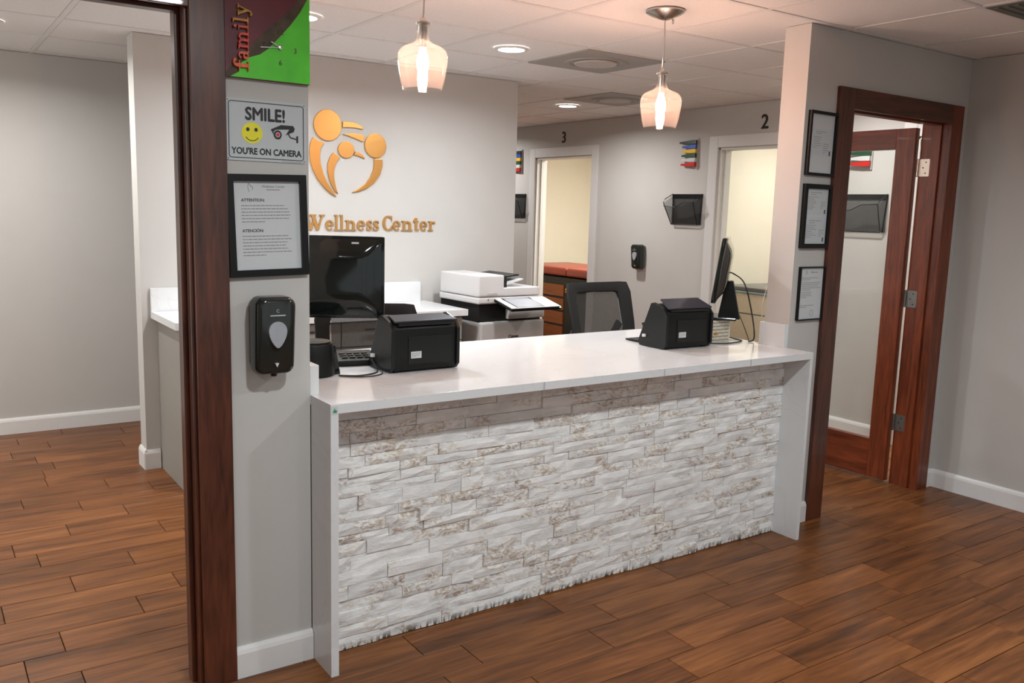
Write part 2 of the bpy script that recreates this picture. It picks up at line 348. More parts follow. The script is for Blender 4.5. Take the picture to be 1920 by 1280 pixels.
def plank_mesh(w, l):
    k = (round(w, 4), round(l, 3))
    if k not in plank_me:
        mb = MB(); g = .0014
        mb.box(g, l-g, g, w-g, -.009, 0)
        bmesh.ops.bevel(mb.bm, geom=[e for e in mb.bm.edges if all(v.co.z > -.001 for v in e.verts)], offset=.0012, segments=1, affect='EDGES')
        me = bpy.data.meshes.new('plank'); mb.bm.to_mesh(me); mb.bm.free(); me.materials.append(M['plank']); plank_me[k] = me
    return plank_me[k]
rest = MB(); cnt = 0
for y0, y1 in zip(rows, rows[1:]):
    w = y1-y0; x = phase_of(y0); x -= PL*math.ceil((x+3.5)/PL)
    while x < 7.0:
        xc, yc = x+PL/2, (y0+y1)/2
        a = xc+1.5969; d = yc+2.6806          # rough view wedge in plan
        ang = math.atan2(a, d); vis = (-.02-.12 < ang < 1.21) and d > .9
        front = yc < .05 and d > 1.1
        left = yc > .05 and xc < -.2 and yc < 3.8 and ang < .62
        right = .0 < yc < 1.9 and 2.15 < xc < 4.0
        back = xc > 1.9 and yc >= 1.9 and xc < 4.1 and yc < 3.6
        if vis and (front or left or right) and cnt < 300:
            o = bpy.data.objects.new('plank', plank_mesh(w, PL)); COL.objects.link(o); o.parent = floor; o.location = (x, y0, 0); cnt += 1
        else: rest.box(x+.0014, x+PL-.0014, y0+.0014, y1-.0014, -.009, 0)
        x += PL
y0 = -5.0
o = rest.build('far_planks', 'plank', floor); o['kind'] = 'stuff'
sbox('floor_rear', 'plank', -3.6, 3.4, -5.1, rows[0], -.02, 0)
random.seed(11)
# ------------------------------------------------------------------ ceiling
ceiling = MB().box(-3.6, 7.2, -5.1, 7.0, H+.02, H+.12).build('ceiling', 'ceil'); struct(ceiling)
gx, gy, gs = .9274, .5786, .6096
tile_me = None
mb = MB().box(-.2915, .2915, -.2915, .2915, .0025, .02)
bmesh.ops.bevel(mb.bm, geom=[e for e in mb.bm.edges if all(v.co.z < .007 for v in e.verts)], offset=.003, segments=1, affect='EDGES')
tile_me = bpy.data.meshes.new('ceiling_tile'); mb.bm.to_mesh(tile_me); mb.bm.free(); tile_me.materials.append(M['ceil'])
special = {(1, 1), (3, 3), (2, -3)}
for i in range(-6, 6):
    for j in range(-4, 10):
        if (i, j) in special: continue
        xc, yc = gx+gs*(i+.5), gy+gs*(j+.5)
        if xc > 4.2 or xc < -3.5: continue
        o = bpy.data.objects.new('ceiling_tile', tile_me); COL.objects.link(o); o.parent = ceiling; o.location = (xc, yc, H)
for i in range(-6, 7):
    x = gx+gs*i; B('grid_bar', 'grid', ceiling, x-.012, x+.012, -1.9, 6.6, H-.0005, H+.019)
for j in range(-4, 11):
    y = gy+gs*j; B('grid_bar', 'grid', ceiling, -3.5, 3.94, y-.012, y+.012, H-.001, H+.0185)
sbox('ceiling_rear', 'ceil', -3.6, 7.2, -5.1, gy-4*gs, H, H+.02)
sbox('ceiling_rooms', 'ceil', 4.05, 7.2, -2, 7, H, H+.02)
# ------------------------------------------------------------------ walls
XC, XP, XE, XR, T = -.8026, -.543, 1.887, 3.296, .145
sbox('wall_front', 'wall', XC-.02, XP, 0, T, 0, H)                                   # the pier between opening and counter
mb = MB().prism([(XE, 0), (2.13, 0), (2.13, 2.09), (3.14, 2.09), (3.14, 0), (3.44, 0), (3.44, H), (XE, H)], 0, T)
struct(mb.build('wall_front_right', 'wall'))
mb = MB().prism([(-2.2, 0), (-2.2, 2.10), (XC-.02, 2.10), (XC-.02, H), (-3.5, H), (-3.5, 0)], 0, T)
struct(mb.build('wall_front_left', 'wall'))
sbox('wall_right', 'wall', XR, XR+.144, -5.0, 0, 0, H)
mb = MB()
for b in ((-5.0, .6, 0, H), (3.3, 4.0, 0, H), (.6, 3.3, 0, .3), (.6, 3.3, 2.2, H)): mb.box(-3.6, -3.5, b[0], b[1], b[2], b[3])
struct(mb.build('wall_left', 'wall'))
wn = struct(thing('added_window_2', None, None, (-3.55, 1.95, .3)))  # unseen window, added to brighten the left corridor
for ya in (.6, 1.92, 3.25): MB().box(-3.58, -3.52, ya, ya+.05, .3, 2.2).build('added_window_frame', 'trim', wn, world=True)
for za in (.3, 2.15): MB().box(-3.58, -3.52, .6, 3.3, za, za+.05).build('added_window_frame', 'trim', wn, world=True)
MB().box(-3.553, -3.547, .65, 3.25, .35, 2.15).build('pane', 'pane', wn, world=True)
mb = MB()
for b in ((-3.5, -2.9, 0, H), (2.7, 3.44, 0, H), (-2.9, 2.7, 0, .45), (-2.9, 2.7, 2.15, H)): mb.box(b[0], b[1], -5.1, -5.0, b[2], b[3])
struct(mb.build('wall_rear', 'wall'))
wn = struct(thing('added_window_1', None, None, (-.1, -5.05, .45)))  # unseen window, added to let sky fill into the waiting room
for xa in (-2.9, -1.52, -.13, 1.26, 2.65): MB().box(xa, xa+.05, -5.08, -5.02, .45, 2.15).build('added_window_frame', 'trim', wn, world=True)
for za in (.45, 2.10): MB().box(-2.9, 2.7, -5.08, -5.02, za, za+.05).build('added_window_frame', 'trim', wn, world=True)
MB().box(-2.85, 2.65, -5.053, -5.047, .5, 2.1).build('pane', 'pane', wn, world=True)
XL0, XL1, YL = -.545, 1.9885, 2.51
sbox('wall_back', 'wall', XL0, XL1, YL, YL+.14, 0, H)                                # the wall with the emblem
sbox('wall_far_left', 'wall', -3.5, .9, 3.735, 3.87, 0, H)
sbox('wall_far_return', 'wall', .9, 1.04, 2.65, 6.6, 0, H)
sbox('wall_far_end', 'wall', 1.04, 4.08, 6.6, 6.7, 0, H)
XH = 3.94; D3 = (4.0174, 4.9575); D2 = (1.46, 2.3996); D1 = (-.26, .667); ZO = 2.096
pts = [(-1.2, 0), (D1[0], 0), (D1[0], ZO), (D1[1], ZO), (D1[1], 0), (D2[0], 0), (D2[0], ZO), (D2[1], ZO), (D2[1], 0), (D3[0], 0), (D3[0], ZO), (D3[1], ZO), (D3[1], 0), (6.6, 0), (6.6, H), (-1.2, H)]
struct(MB().prism(pts, XH, XH+.12, 'x').build('wall_hallway', 'wall'))
sbox('wall_hallway_end', 'wall', 3.44, 4.06, -1.3, -1.2, 0, H)
for nm, ya, yb in (('wall_room_divider_far', 3.0, 3.1), ('wall_room_divider_near', .85, .95), ('wall_room_end_far', 6.6, 6.7), ('wall_room_end_near', -1.3, -1.2)):
    sbox(nm, 'cream', 4.06, 7.1, ya, yb, 0, H)
sbox('wall_room_back', 'cream', 6.3, 6.4, -1.3, 6.7, 0, H)
for k, (a, b) in enumerate(((3.1, D3[0]), (D3[1], 6.6), (.95, D2[0]), (D2[1], 3.0), (-1.2, D1[0]), (D1[1], .85))):
    sbox('wall_room_lining', 'cream', XH+.12, XH+.125, a, b, 0, H)
# baseboards (with a small moulded top)
def base(name, x0, x1, y0, y1, nx, ny, mat='trim', h=.105):
    """runs from (x0,y0) to (x1,y1); nx,ny points into the room"""
    d = Vector((x1-x0, y1-y0, 0)); l = d.length; d.normalize(); n = Vector((nx, ny, 0))
    X = Matrix(((d.x, n.x, 0, x0), (d.y, n.y, 0, y0), (0, 0, 1, 0), (0, 0, 0, 1)))
    mb = MB().prism([(0, 0), (.016, 0), (.016, h-.022), (.012, h-.010), (.006, h), (0, h)], 0, l, 'x', X)
    return struct(mb.build(name, mat))
base('baseboard_front', XC, XP+.001, 0, 0, 0, -1)
base('baseboard_front_right', 1.882, 2.115, 0, 0, 0, -1)
base('baseboard_front_corner', 3.2285, XR, 0, 0, 0, -1)
base('baseboard_right', XR, XR, -4.9, 0, -1, 0)
base('baseboard_far_left', -3.5, .9, 3.735, 3.735, 0, -1)
base('baseboard_back', XL0-.012, -.47, YL, YL, 0, -1, h=.115)
base('baseboard_back_end', XL0, XL0, YL-.012, YL+.14, -1, 0, h=.115)
base('baseboard_hallway', XH, XH, .76, 1.36, -1, 0)
base('baseboard_hallway_middle', XH, XH, 2.50, 3.91, -1, 0)
base('baseboard_hallway_far', XH, XH, 5.06, 6.6, -1, 0)
# ------------------------------------------------------------------ dark casing of the left opening
d1 = struct(thing('door_1', None, None, (XC, 0, 0)))
def W_(name, mat, parent, *b, bevel=.002): return MB().box(*b).build(name, mat, parent, bevel, world=True)
W_('side_casing', 'dark', d1, -.905, XC-.001, -.02, 0, 0, 2.20)
W_('header_casing', 'darkh', d1, -2.3, -.905, -.02, 0, 2.085, 2.20)
W_('jamb', 'dark', d1, -.915, XC-.02, .0, T, 0, 2.10)
W_('header_jamb', 'darkh', d1, -2.2, -.915, 0, T, 2.092, 2.11)
W_('stop_strip', 'dark', d1, -.930, -.915, .045, .09, 0, 2.092)
W_('header_stop', 'darkh', d1, -2.2, -.93, .045, .09, 2.080, 2.092)
W_('side_casing', 'dark', d1, -2.31, -2.2, -.02, 0, 0, 2.20)
# ------------------------------------------------------------------ right door: casing, jambs, stops and open glazed leaf
d2 = struct(thing('door_2', None, None, (2.13, 0, 0)))
W_('side_casing', 'dark', d2, 2.118, 2.237, -.02, 0, 0, 2.172)
W_('side_casing', 'red', d2, 3.118, 3.228, -.02, 0, 0, 2.172)
W_('header_casing', 'darkh', d2, 2.237, 3.118, -.02, 0, 2.072, 2.172)
W_('jamb', 'red', d2, 2.13, 2.228, 0, T, 0, 2.09)
W_('jamb', 'red', d2, 3.125, 3.14, 0, T+.01, 0, 2.09)
W_('header_jamb', 'redh', d2, 2.228, 3.125, 0, T, 2.078, 2.095)
W_('stop_strip', 'red', d2, 3.112, 3.125, .035, .085, 0, 2.078)
W_('stop_strip', 'red', d2, 2.228, 2.241, .035, .085, 0, 2.078)
W_('header_stop', 'redh', d2, 2.241, 3.112, .035, .085, 2.066, 2.078)
leaf = thing('leaf', None, None); leaf.parent = d2
LX, LY = 3.128, .168
leaf.location = (LX-2.13, LY, 0); leaf.rotation_euler = (0, 0, R(91.0))
# leaf local: x runs from hinge edge outwards, y thickness
LW = .86
def Bl(name, mat, *b, bevel=.003): return MB().box(*b).build(name, mat, leaf, bevel)
Bl('stile', 'red', 0, .115, 0, .042, .012, 2.06); Bl('stile', 'red', LW-.115, LW, 0, .042, .012, 2.06)
Bl('top_rail', 'redy', .115, LW-.115, 0, .042, 1.945, 2.06); Bl('bottom_rail', 'redy', .115, LW-.115, 0, .042, .012, .245)
Bl('glass_pane', 'pane', .105, LW-.105, .018, .024, .235, 1.955, bevel=0)
for zz, mt in ((1.84, 'steel'), (1.10, 'dull'), (.37, 'dull')):
    hg = MB().prism(rr(3.0745, 3.1245, -.05, .05, .012, 4), T+.0095, T+.0125)
    hg = MB(); X = Matrix.Translation((3.1235, .118, zz))
    hg.prism(rr(-.032, .036, -.048, .048, .012, 4), -.0015, .0015, 'x', X)
    o = hg.build('jamb_hinge_plate', mt, d2, world=True)
    k = MB().lathe([(.0065, -.05), (.0065, .05)], 10, (3.118, .158, zz), cap=True).build('hinge_knuckle', mt, d2, smooth=True, world=True)
    for a, b in ((-.006, .03), (.010, .0), (-.006, -.03)):
        MB().lathe([(.004, -.0004), (.004, .0004)], 8, (0, 0, 0), 'z', True).build('screw', 'rubber', o).matrix_basis = Matrix.Translation((3.1215-2.13, .118+a, zz+b)) @ Matrix.Rotation(pi/2, 4, 'Y')
# ------------------------------------------------------------------ white hallway casings
def hall_door(name, y0, y1):
    d = struct(thing(name, None, None, (XH, y0, 0)))
    w = .095
    W_('side_casing', 'trimh', d, XH-.02, XH, y1, y1+w, 0, ZO+w, bevel=.004)
    W_('side_casing', 'trimh', d, XH-.02, XH, y0-w, y0, 0, ZO+w, bevel=.004)
    W_('header_casing', 'trimh', d, XH-.02, XH, y0, y1, ZO, ZO+w, bevel=.004)
    W_('jamb', 'trimh', d, XH, XH+.13, y1-.018, y1, 0, ZO); W_('jamb', 'trimh', d, XH, XH+.13, y0, y0+.018, 0, ZO)
    W_('header_jamb', 'trimh', d, XH, XH+.13, y0, y1, ZO-.018, ZO)
    W_('stop_strip', 'trimh', d, XH+.05, XH+.085, y1-.03, y1-.018, 0, ZO-.018)
    return d
hall_door('door_3', *D1); hall_door('door_4', *D2); hall_door('door_5', *D3)
# ------------------------------------------------------------------ lights: recessed cans
k = 0
lab = {(1.232, 1.493): 'round lit recessed downlight in the ceiling between the two pendant lamps',
       (.013, 1.493): 'round lit recessed downlight half hidden behind the green and maroon clock panel',
       (3.06, 3.32): 'small round lit downlight over the hallway near door number 3',
       (-1.22, 2.72): 'round lit downlight in the ceiling of the left corridor',
       }
names_out = iter(['over the waiting side left', 'over the waiting side right', 'near the right wall', 'behind the viewer at left', 'behind the viewer', 'in the left passage', 'at the far hallway end', 'before the glass door'])
for (x, y, w, c) in DOWN:
    lb = lab.get((x, y)) or 'round recessed ceiling downlight '+next(names_out)
    t = thing('recessed_light', lb, 'ceiling light', (x, y, H), group='recessed downlights')
    MB().lathe([(.098, -.0005), (.096, -.007), (.075, -.010), (.072, -.004)], 32).build('trim_ring', 'trim', t, smooth=True)
    MB().lathe([(.0015, -.0065), (.073, -.0065)], 32).build('lens', 'lens', t)
    ld = bpy.data.lights.new('downlight_lamp', 'AREA'); ld.shape = 'DISK'; ld.size = .13; ld.energy = w; ld.color = c; ld.spread = R(165)
    lo = bpy.data.objects.new('downlight_lamp', ld); COL.objects.link(lo); lo.parent = t; lo.location = (0, 0, -.02)
ld = bpy.data.lights.new('left_fill_light', 'AREA'); ld.shape = 'RECTANGLE'; ld.size = 2.5; ld.size_y = 1.7; ld.energy = 20; ld.color = (1, .975, .93)  # fill light outside the added window, lifts the left corridor ceiling
lo = bpy.data.objects.new('left_fill_light', ld); COL.objects.link(lo); lo.location = (-3.7, 1.95, 1.25); lo.rotation_euler = (0, -pi/2, 0)
for (x, y, w), rn in zip(ROOMLIGHT, ('room 3 at the far end', 'room 2 with the beige table', 'the room behind the glass door')):
    t = thing('room_ceiling_light', 'square ceiling light inside '+rn, 'ceiling light', (x, y, H), group='exam room ceiling lights')
    B('frame', 'trim', t, -.31, .31, -.31, .31, -.02, -.001); B('diffuser', 'lens', t, -.28, .28, -.28, .28, -.024, -.02)
    ld = bpy.data.lights.new('room_lamp', 'AREA'); ld.size = .55; ld.energy = w; ld.color = (1, .965, .86)
    lo = bpy.data.objects.new('room_lamp', ld); COL.objects.link(lo); lo.parent = t; lo.location = (0, 0, -.03)
# ------------------------------------------------------------------ vents
def vent(i, j, label):
    t = thing('ceiling_vent', label, 'vent', (gx+gs*(i+.5), gy+gs*(j+.5), H), group='square ceiling air vents')
    MB().prism(rr(-.293, .293, -.293, .293, .01, 2), -.008, .019, 'z').build('face_plate', 'vent', t, .003)
    MB().lathe([(.19, -.008), (.185, -.016), (.155, -.014), (.15, -.008)], 40).build('round_collar', 'vent', t, smooth=True)
    MB().lathe([(.002, -.022), (.125, -.020), (.13, -.012)], 40).build('disc', 'ventl', t, smooth=True)
vent(1, 1, 'grey square ceiling vent with round centre, the nearer one behind the right pendant lamp')
vent(3, 3, 'grey square ceiling vent over the hallway, the farther one beside the small downlight')
t = thing('return_grille', 'dark green grey square air grille in the ceiling at the top right corner', 'vent', (gx+gs*2.5, gy-gs*2.5, H))
B('frame', 'ventd', t, -.293, .293, -.293, .293, -.004, .001); 
for q in range(14): B('blade', 'ventd', t, -.27, .27, -.27+q*.04, -.25+q*.04, -.008, -.003)
# ------------------------------------------------------------------ pendants
def pendant(x, y, zb, label):
    t = thing('pendant_lamp', label, 'lamp', (x, y, zb), group='glass pendant lamps')
    top = H-zb
    MB().lathe([(.001, top-.001), (.085, top-.001), (.086, top-.008), (.07, top-.018), (.03, top-.034), (.012, top-.04), (.001, top-.04)], 32).build('canopy', 'chrome', t, smooth=True)
    MB().lathe([(.0045, top-.055), (.005, top-.035)], 8, (.03, -.02, 0), cap=True).build('canopy_screw', 'chrome', t)
    MB().tube([(0, 0, top-.04), (.003, 0, (top-.04)*.5+.12), (0, 0, .245)], .0032, 8).build('cord', 'chrome', t)
    MB().lathe([(.004, .262), (.008, .255), (.0135, .245), (.0135, .238), (.026, .238), (.026, .232), (.016, .231), (.016, .172), (.0145, .168), (.0145, .150), (.001, .150)], 24).build('socket', 'chrome', t, smooth=True)
    prof = [(.0255, .235), (.0245, .228), (.0225, .215), (.0225, .195), (.026, .178), (.033, .168), (.043, .1625), (.055, .158), (.067, .153), (.077, .147), (.085, .139), (.0905, .130), (.093, .119), (.0932, .108), (.0915, .092), (.089, .075), (.086, .055), (.082, .035), (.078, .018), (.0745, .004), (.073, 0)]
    MB().lathe(prof+[(r-.0022, z) for r, z in prof[::-1]], 48).build('glass_shade', 'glass', t, smooth=True)
    MB().lathe([(.001, .148), (.012, .145), (.015, .130), (.021, .112), (.023, .096), (.021, .078), (.014, .056), (.006, .046), (.001, .044)], 20).build('bulb', 'bulb', t, smooth=True)
    return t
pendant(.008, .27, 1.973, 'clear glass pendant lamp on the left, hanging in front of the emblem wall')
pendant(1.221, .27, 1.926, 'clear glass pendant lamp on the right with visible nickel canopy')
# ------------------------------------------------------------------ reception counter
K0, K1, KY, KZ, KB = -.5406, 1.8675, -.165, .919, .888
rc = thing('reception_counter', 'white quartz topped reception counter clad in white split stone', 'counter', (.66, .3, 0))
seams = [.46, 1.22]
mb = MB(); mb.box(K0, K1, KY, 0, KB, KZ); mb.box(XP+.0005, XE-.0005, 0.0, .80, KB, KZ)
MB().prism([(K0, KY), (K1, KY), (K1, 0), (XE-.001, 0), (XE-.001, .80), (XP+.001, .80), (XP+.001, 0), (K0, 0)], KB, KZ, 'z').build('worktop', 'quartz', rc, .0015, world=True); mb.bm.free()
W_('side_panel', 'quartz', rc, K0, -.5134, KY, -.001, 0, KB, bevel=.001)
W_('side_panel', 'quartz', rc, 1.8482, K1, KY, -.001, 0, KB, bevel=.001)
W_('upstand', 'quartz', rc, XP+.0005, XP+.031, .0, .62, KZ, 1.017, bevel=.001)
W_('upstand', 'quartz', rc, XE-.032, XE-.0005, .0, .15, KZ, 1.03, bevel=.001)
W_('inner_panel', 'cab', rc, -.51, 1.846, .06, .08, 0, KB)
W_('stone_backing', 'mortar', rc, -.5134, 1.8482, -.010, .06, 0, KB, bevel=0)
W_('support_panel', 'cab', rc, -.51, -.49, .08, .78, 0, KB); W_('support_panel', 'cab', rc, .66, .68, .08, .78, 0, KB); W_('support_panel', 'cab', rc, 1.826, 1.846, .08, .78, 0, KB)
for sx_ in (.295, .905, 1.43):
    W_('edge_seam', 'offw', rc, sx_-.0035, sx_+.0035, KY-.0006, KY+.001, KB+.001, KZ-.001, bevel=0)
st = W_('sticker', 'paper', rc, -.5385, -.5155, KY-.0008, KY+.0005, .886, .914, bevel=0); st['label'] = 'small white sticker with a green mark'
MB().prism([(-.532, .892), (-.520, .892), (-.520, .901), (-.524, .899), (-.527, .908), (-.530, .900), (-.533, .899)], KY-.0014, KY-.0007).build('green_mark', 'gfl', st, world=True)
# stones
random.seed(5)
heights = []
z = .002
while z < KB-.006:
    h = random.choice([.032, .038, .041, .044, .048, .052]); h = min(h, KB-z)
    if KB-(z+h) < .02: h = KB-z
    heights.append((z, h)); z += h
segs = []
for (z, h) in heights:
    x = -.5134+random.choice([0, 0])
    while x < 1.848:
        l = random.choice([.10, .13, .16, .19, .23, .27, .32])*random.uniform(.9, 1.1)
        if 1.848-(x+l) < .07: l = 1.848-x
        segs.append([x, l, z, h]); x += l
nst = 0
for (x, l, z, h) in segs:
    g = .0008; nx = 5 if l > .16 else 4; nz = 3; d = random.uniform(.005, .013); tilt = random.uniform(-.003, .003)
    mb = MB(); bm = mb.bm; gridv = []
    for b in range(nz):
        row = []
        for a in range(nx):
            fx, fz = a/(nx-1), b/(nz-1); edge = (a in (0, nx-1)) or (b in (0, nz-1))
            yy = -.012-d-(.0 if edge else random.uniform(.0, .0032))+(random.uniform(0, .0025) if edge else 0)+tilt*(fx-.5)*2
            row.append(bm.verts.new((x+g+(l-2*g)*fx+(0 if a in (0, nx-1) else random.uniform(-.1, .1)*l/nx), yy, z+g+(h-2*g)*fz+(0 if b != 1 else random.uniform(-.15, .15)*h))))
        gridv.append(row)
    for b in range(nz-1):
        for a in range(nx-1): bm.faces.new([gridv[b][a], gridv[b][a+1], gridv[b+1][a+1], gridv[b+1][a]])
    per = gridv[0]+[gridv[1][-1]]+gridv[2][::-1]+[gridv[1][0]]
    bk = [bm.verts.new((v.co.x, -.0101, v.co.z)) for v in per]
    n = len(per)
    for i in range(n): bm.faces.new([per[i], bk[i], bk[(i+1) % n], per[(i+1) % n]])
    nst += 1
    mb.build('stone', 'stone', rc, world=True)
# ------------------------------------------------------------------ clock panel
t = thing('wall_clock', 'green and maroon painted clock panel with raised letters at the pier top', 'clock', (-.68, 0, 2.15))
def Pz(name, mat, parent, poly, y0, y1, bevel=0): return MB().prism(poly, y0, y1).build(name, mat, parent, bevel, world=True)
Pz('panel', 'maroon', t, [(-.803, 1.905), (-.5445, 1.905), (-.5445, 2.41), (-.803, 2.41)], -.018, -.001)
Pz('murky_band', 'murk', t, [(-.803, 1.905), (-.79, 1.905), (-.752, 1.937), (-.69, 1.968), (-.66, 1.98), (-.60, 2.05), (-.5445, 2.13), (-.5445, 2.20), (-.60, 2.125), (-.70, 2.03), (-.77, 1.955), (-.803, 1.917)], -.0188, -.0181)
Pz('green_field', 'lime', t, [(-.790, 1.906), (-.5445, 1.906), (-.5445, 2.17), (-.575, 2.115), (-.605, 2.075), (-.64, 2.035), (-.675, 1.997), (-.70, 1.978), (-.735, 1.965), (-.758, 1.947), (-.765, 1.921)], -.0198, -.0189)
for s, x, z in (('12', -.637, 2.043), ('3', -.591, 1.993), ('6', -.638, 1.953), ('9', -.688, 2.003)): text(s, .022, 'murk', t, (x+.68, -.0205, z-2.15), ext=.0005, name='numeral')
Pz('clock_hand', 'chrome', t, ribbon([(-.639, 2.004), (-.70, 1.999)], .0015), -.024, -.022)
Pz('clock_hand', 'chrome', t, ribbon([(-.639, 2.004), (-.668, 2.018)], .0018), -.026, -.0245)
MB().lathe([(.001, -.030), (.006, -.029), (.007, -.0199)], 16, (.041, 0, -.146), 'y').build('hand_boss', 'chrome', t, smooth=True)
# serif glyphs, drawn as strokes in a unit box (cap height 1, x height .66)
def arc(cx, cz, rx, rz, a0, a1, wt, wk, n=22):
    P = [(cx+rx*cos(R(a0+(a1-a0)*i/n)), cz+rz*sin(R(a0+(a1-a0)*i/n))) for i in range(n+1)]
    Wd = [wt+(wk-wt)*abs(cos(R(a0+(a1-a0)*i/n)))**1.5 for i in range(n+1)]
    return ribbon(P, Wd)
def bx(x0, x1, z0, z1): return [(x0, z0), (x1, z0), (x1, z1), (x0, z1)]
def glyph(ch):
    s = .075
    if ch == 'l': return .42, [bx(.13, .29, 0, 1), bx(0, .42, 0, .07), bx(.02, .2, .93, 1)]
    if ch == 'i': return .42, [bx(.13, .29, 0, .66), bx(0, .42, 0, .07), bx(.02, .2, .60, .66), ell(.21, .86, .1, .1, 16)]
    if ch == 'n': return .76, [bx(.10, .26, 0, .66), bx(0, .36, 0, .07), bx(0, .2, .60, .66), bx(.50, .66, 0, .46), bx(.40, .76, 0, .07), ribbon([(.2, .46), (.30, .57), (.42, .60), (.53, .55), (.58, .44)], [.03, .045, .055, .07, .08])]
    if ch == 'm': return 1.14, [bx(.10, .26, 0, .66), bx(0, .36, 0, .07), bx(0, .2, .60, .66), bx(.48, .64, 0, .46), bx(.40, .72, 0, .07), bx(.86, 1.02, 0, .46), bx(.78, 1.12, 0, .07),
                                ribbon([(.2, .46), (.30, .57), (.40, .60), (.50, .55), (.56, .44)], [.03, .045, .055, .07, .08]), ribbon([(.58, .46), (.68, .57), (.78, .60), (.88, .55), (.94, .44)], [.03, .045, .055, .07, .08])]
    if ch == 'r': return .56, [bx(.10, .26, 0, .66), bx(0, .38, 0, .07), bx(0, .2, .60, .66), ribbon([(.2, .42), (.28, .54), (.38, .60), (.46, .58)], [.03, .04, .05, .06]), ell(.47, .55, .075, .075, 16)]
    if ch == 'e': return .60, [arc(.30, .33, .22, .29, 0, 318, .04, .085), bx(.15, .58, .31, .375), ribbon([(.52, .33), (.52, .42)], .045)]
    if ch == 's': return .50, [ribbon([(.43, .50), (.36, .60), (.24, .63), (.12, .57), (.09, .47), (.16, .39), (.27, .33), (.38, .26), (.42, .17), (.36, .07), (.24, .03), (.12, .06), (.05, .17)], [.02, .03, .035, .055, .07, .08, .09, .08, .07, .055, .035, .03, .02]), bx(.40, .45, .44, .64), bx(.04, .09, .02, .22)]
    if ch == 't': return .44, [bx(.13, .29, .08, .86), bx(0, .40, .59, .66), ribbon([(.21, .12), (.26, .05), (.34, .04), (.42, .11)], [.08, .06, .04, .02]), [(.13, .86), (.0, .64), (.2, .64)]]
    if ch == 'C': return .84, [arc(.44, .5, .34, .45, 48, 312, .045, .10), bx(.68, .73, .62, .98), bx(.70, .74, .04, .34)]
    if ch == 'W': return 1.15, [ribbon([(.16, .97), (.40, .04)], .095), ribbon([(.40, .04), (.60, .90)], .035), ribbon([(.50, .97), (.76, .04)], .095), ribbon([(.76, .04), (1.0, .97)], .035), bx(0, .34, .93, 1), bx(.38, .68, .93, 1), bx(.86, 1.14, .93, 1)]
    if ch == 'f': return .50, [bx(.14, .30, 0, .78), bx(0, .42, 0, .07), bx(.02, .44, .58, .65), ribbon([(.22, .74), (.24, .90), (.33, .98), (.44, .96)], [.08, .06, .04, .05]), ell(.44, .90, .08, .08, 16)]
    if ch == 'a': return .60, [bx(.34, .50, .05, .48), ribbon([(.42, .46), (.38, .58), (.26, .63), (.14, .58), (.10, .50)], [.08, .06, .045, .05, .06]), arc(.24, .18, .13, .14, 40, 330, .04, .085), ribbon([(.42, .08), (.50, .02), (.58, .05)], [.06, .05, .03])]
    if ch == 'y': return .68, [ribbon([(.12, .62), (.36, .06)], .08), ribbon([(.36, .06), (.56, .62)], .035), bx(0, .30, .60, .66), bx(.44, .68, .60, .66), ribbon([(.38, .10), (.28, -.16), (.12, -.22)], [.035, .05, .05]), ell(.12, -.18, .07, .07, 14)]
# raised word on the clock panel, running upwards
z0 = 1.935
fcol = {'f': (.75, .13, .02), 'a': (.62, .10, .03), 'm': (.68, .05, .02), 'i': (.55, .07, .02), 'l': (.55, .22, .03), 'y': (.55, .30, .03)}
spans = {'f': (1.925, 1.957), 'a': (1.956, 1.984), 'm': (1.986, 2.038), 'i': (2.040, 2.058), 'l': (2.059, 2.077), 'y': (2.080, 2.112)}
for ch in 'family':
    w, polys = glyph(ch); za, zb = spans[ch]; mb = MB(); sz = .046; sx = (zb-za)/w
    for q, p in enumerate(polys): mb.prism([(-.737-pz*sz, za+px*sx) for px, pz in p], -.030-.0002*q, -.0187)
    o = mb.build('letter', plain('painted letter '+ch, fcol[ch], .4, noise=.35, scale=60), t, world=True)
# ------------------------------------------------------------------ smile sign
t = thing('camera_warning_sign', 'white SMILE! YOU\'RE ON CAMERA sign with yellow smiley face on the pier', 'sign', (-.677, 0, 1.756))
MB().prism(rr(-.1245, .1245, -.091, .091, .007), -.004, -.001).build('plate', 'signw', t)
def frame_(x, z, r, w, y0, y1, mat, parent, name='border_line', c=(0, 0)):
    A = rr(-x+c[0], x+c[0], -z+c[1], z+c[1], r); Bq = rr(-x+w+c[0], x-w+c[0], -z+w+c[1], z-w+c[1], max(r-w, .0005)); mb = MB(); n = len(A)
    va = [mb.vs([(p[0], yy, p[1]) for p in A]) for yy in (y0, y1)]; vb = [mb.vs([(p[0], yy, p[1]) for p in Bq]) for yy in (y0, y1)]
    for i in range(n):
        j = (i+1) % n
        for q in ((va[0][i], va[0][j], vb[0][j], vb[0][i]), (va[1][i], vb[1][i], vb[1][j], va[1][j]), (va[0][i], va[1][i], va[1][j], va[0][j]), (vb[0][i], vb[0][j], vb[1][j], vb[1][i])): mb.bm.faces.new(q)
    return mb.build(name, mat, parent)
frame_(.117, .0835, .009, .0022, -.0048, -.004, 'kink', t)
text('SMILE!', .052, 'kink', t, (-.004, -.0045, .031), bold=.0017, sx=.88)
text("YOU'RE ON CAMERA", .0265, 'kink', t, (0, -.0045, -.071), bold=.0008, sx=.86)
B('small_print', 'ink', t, .045, .110, -.0045, -.004, -.0885, -.0870)
f = MB().prism(ell(-.046, -.008, .032, .031), -.0048, -.004).build('smiley_face', 'yellow', t)
for ex in (-.059, -.034): MB().prism(ell(ex, .002, .0052, .0058, 20), -.0054, -.0048).build('eye', 'kink', f)
MB().prism(ribbon([(-.046+.021*cos(R(a)), -.012+.019*sin(R(a))) for a in range(205, 340, 9)], .0011), -.0054, -.0048).build('mouth', 'kink', f)
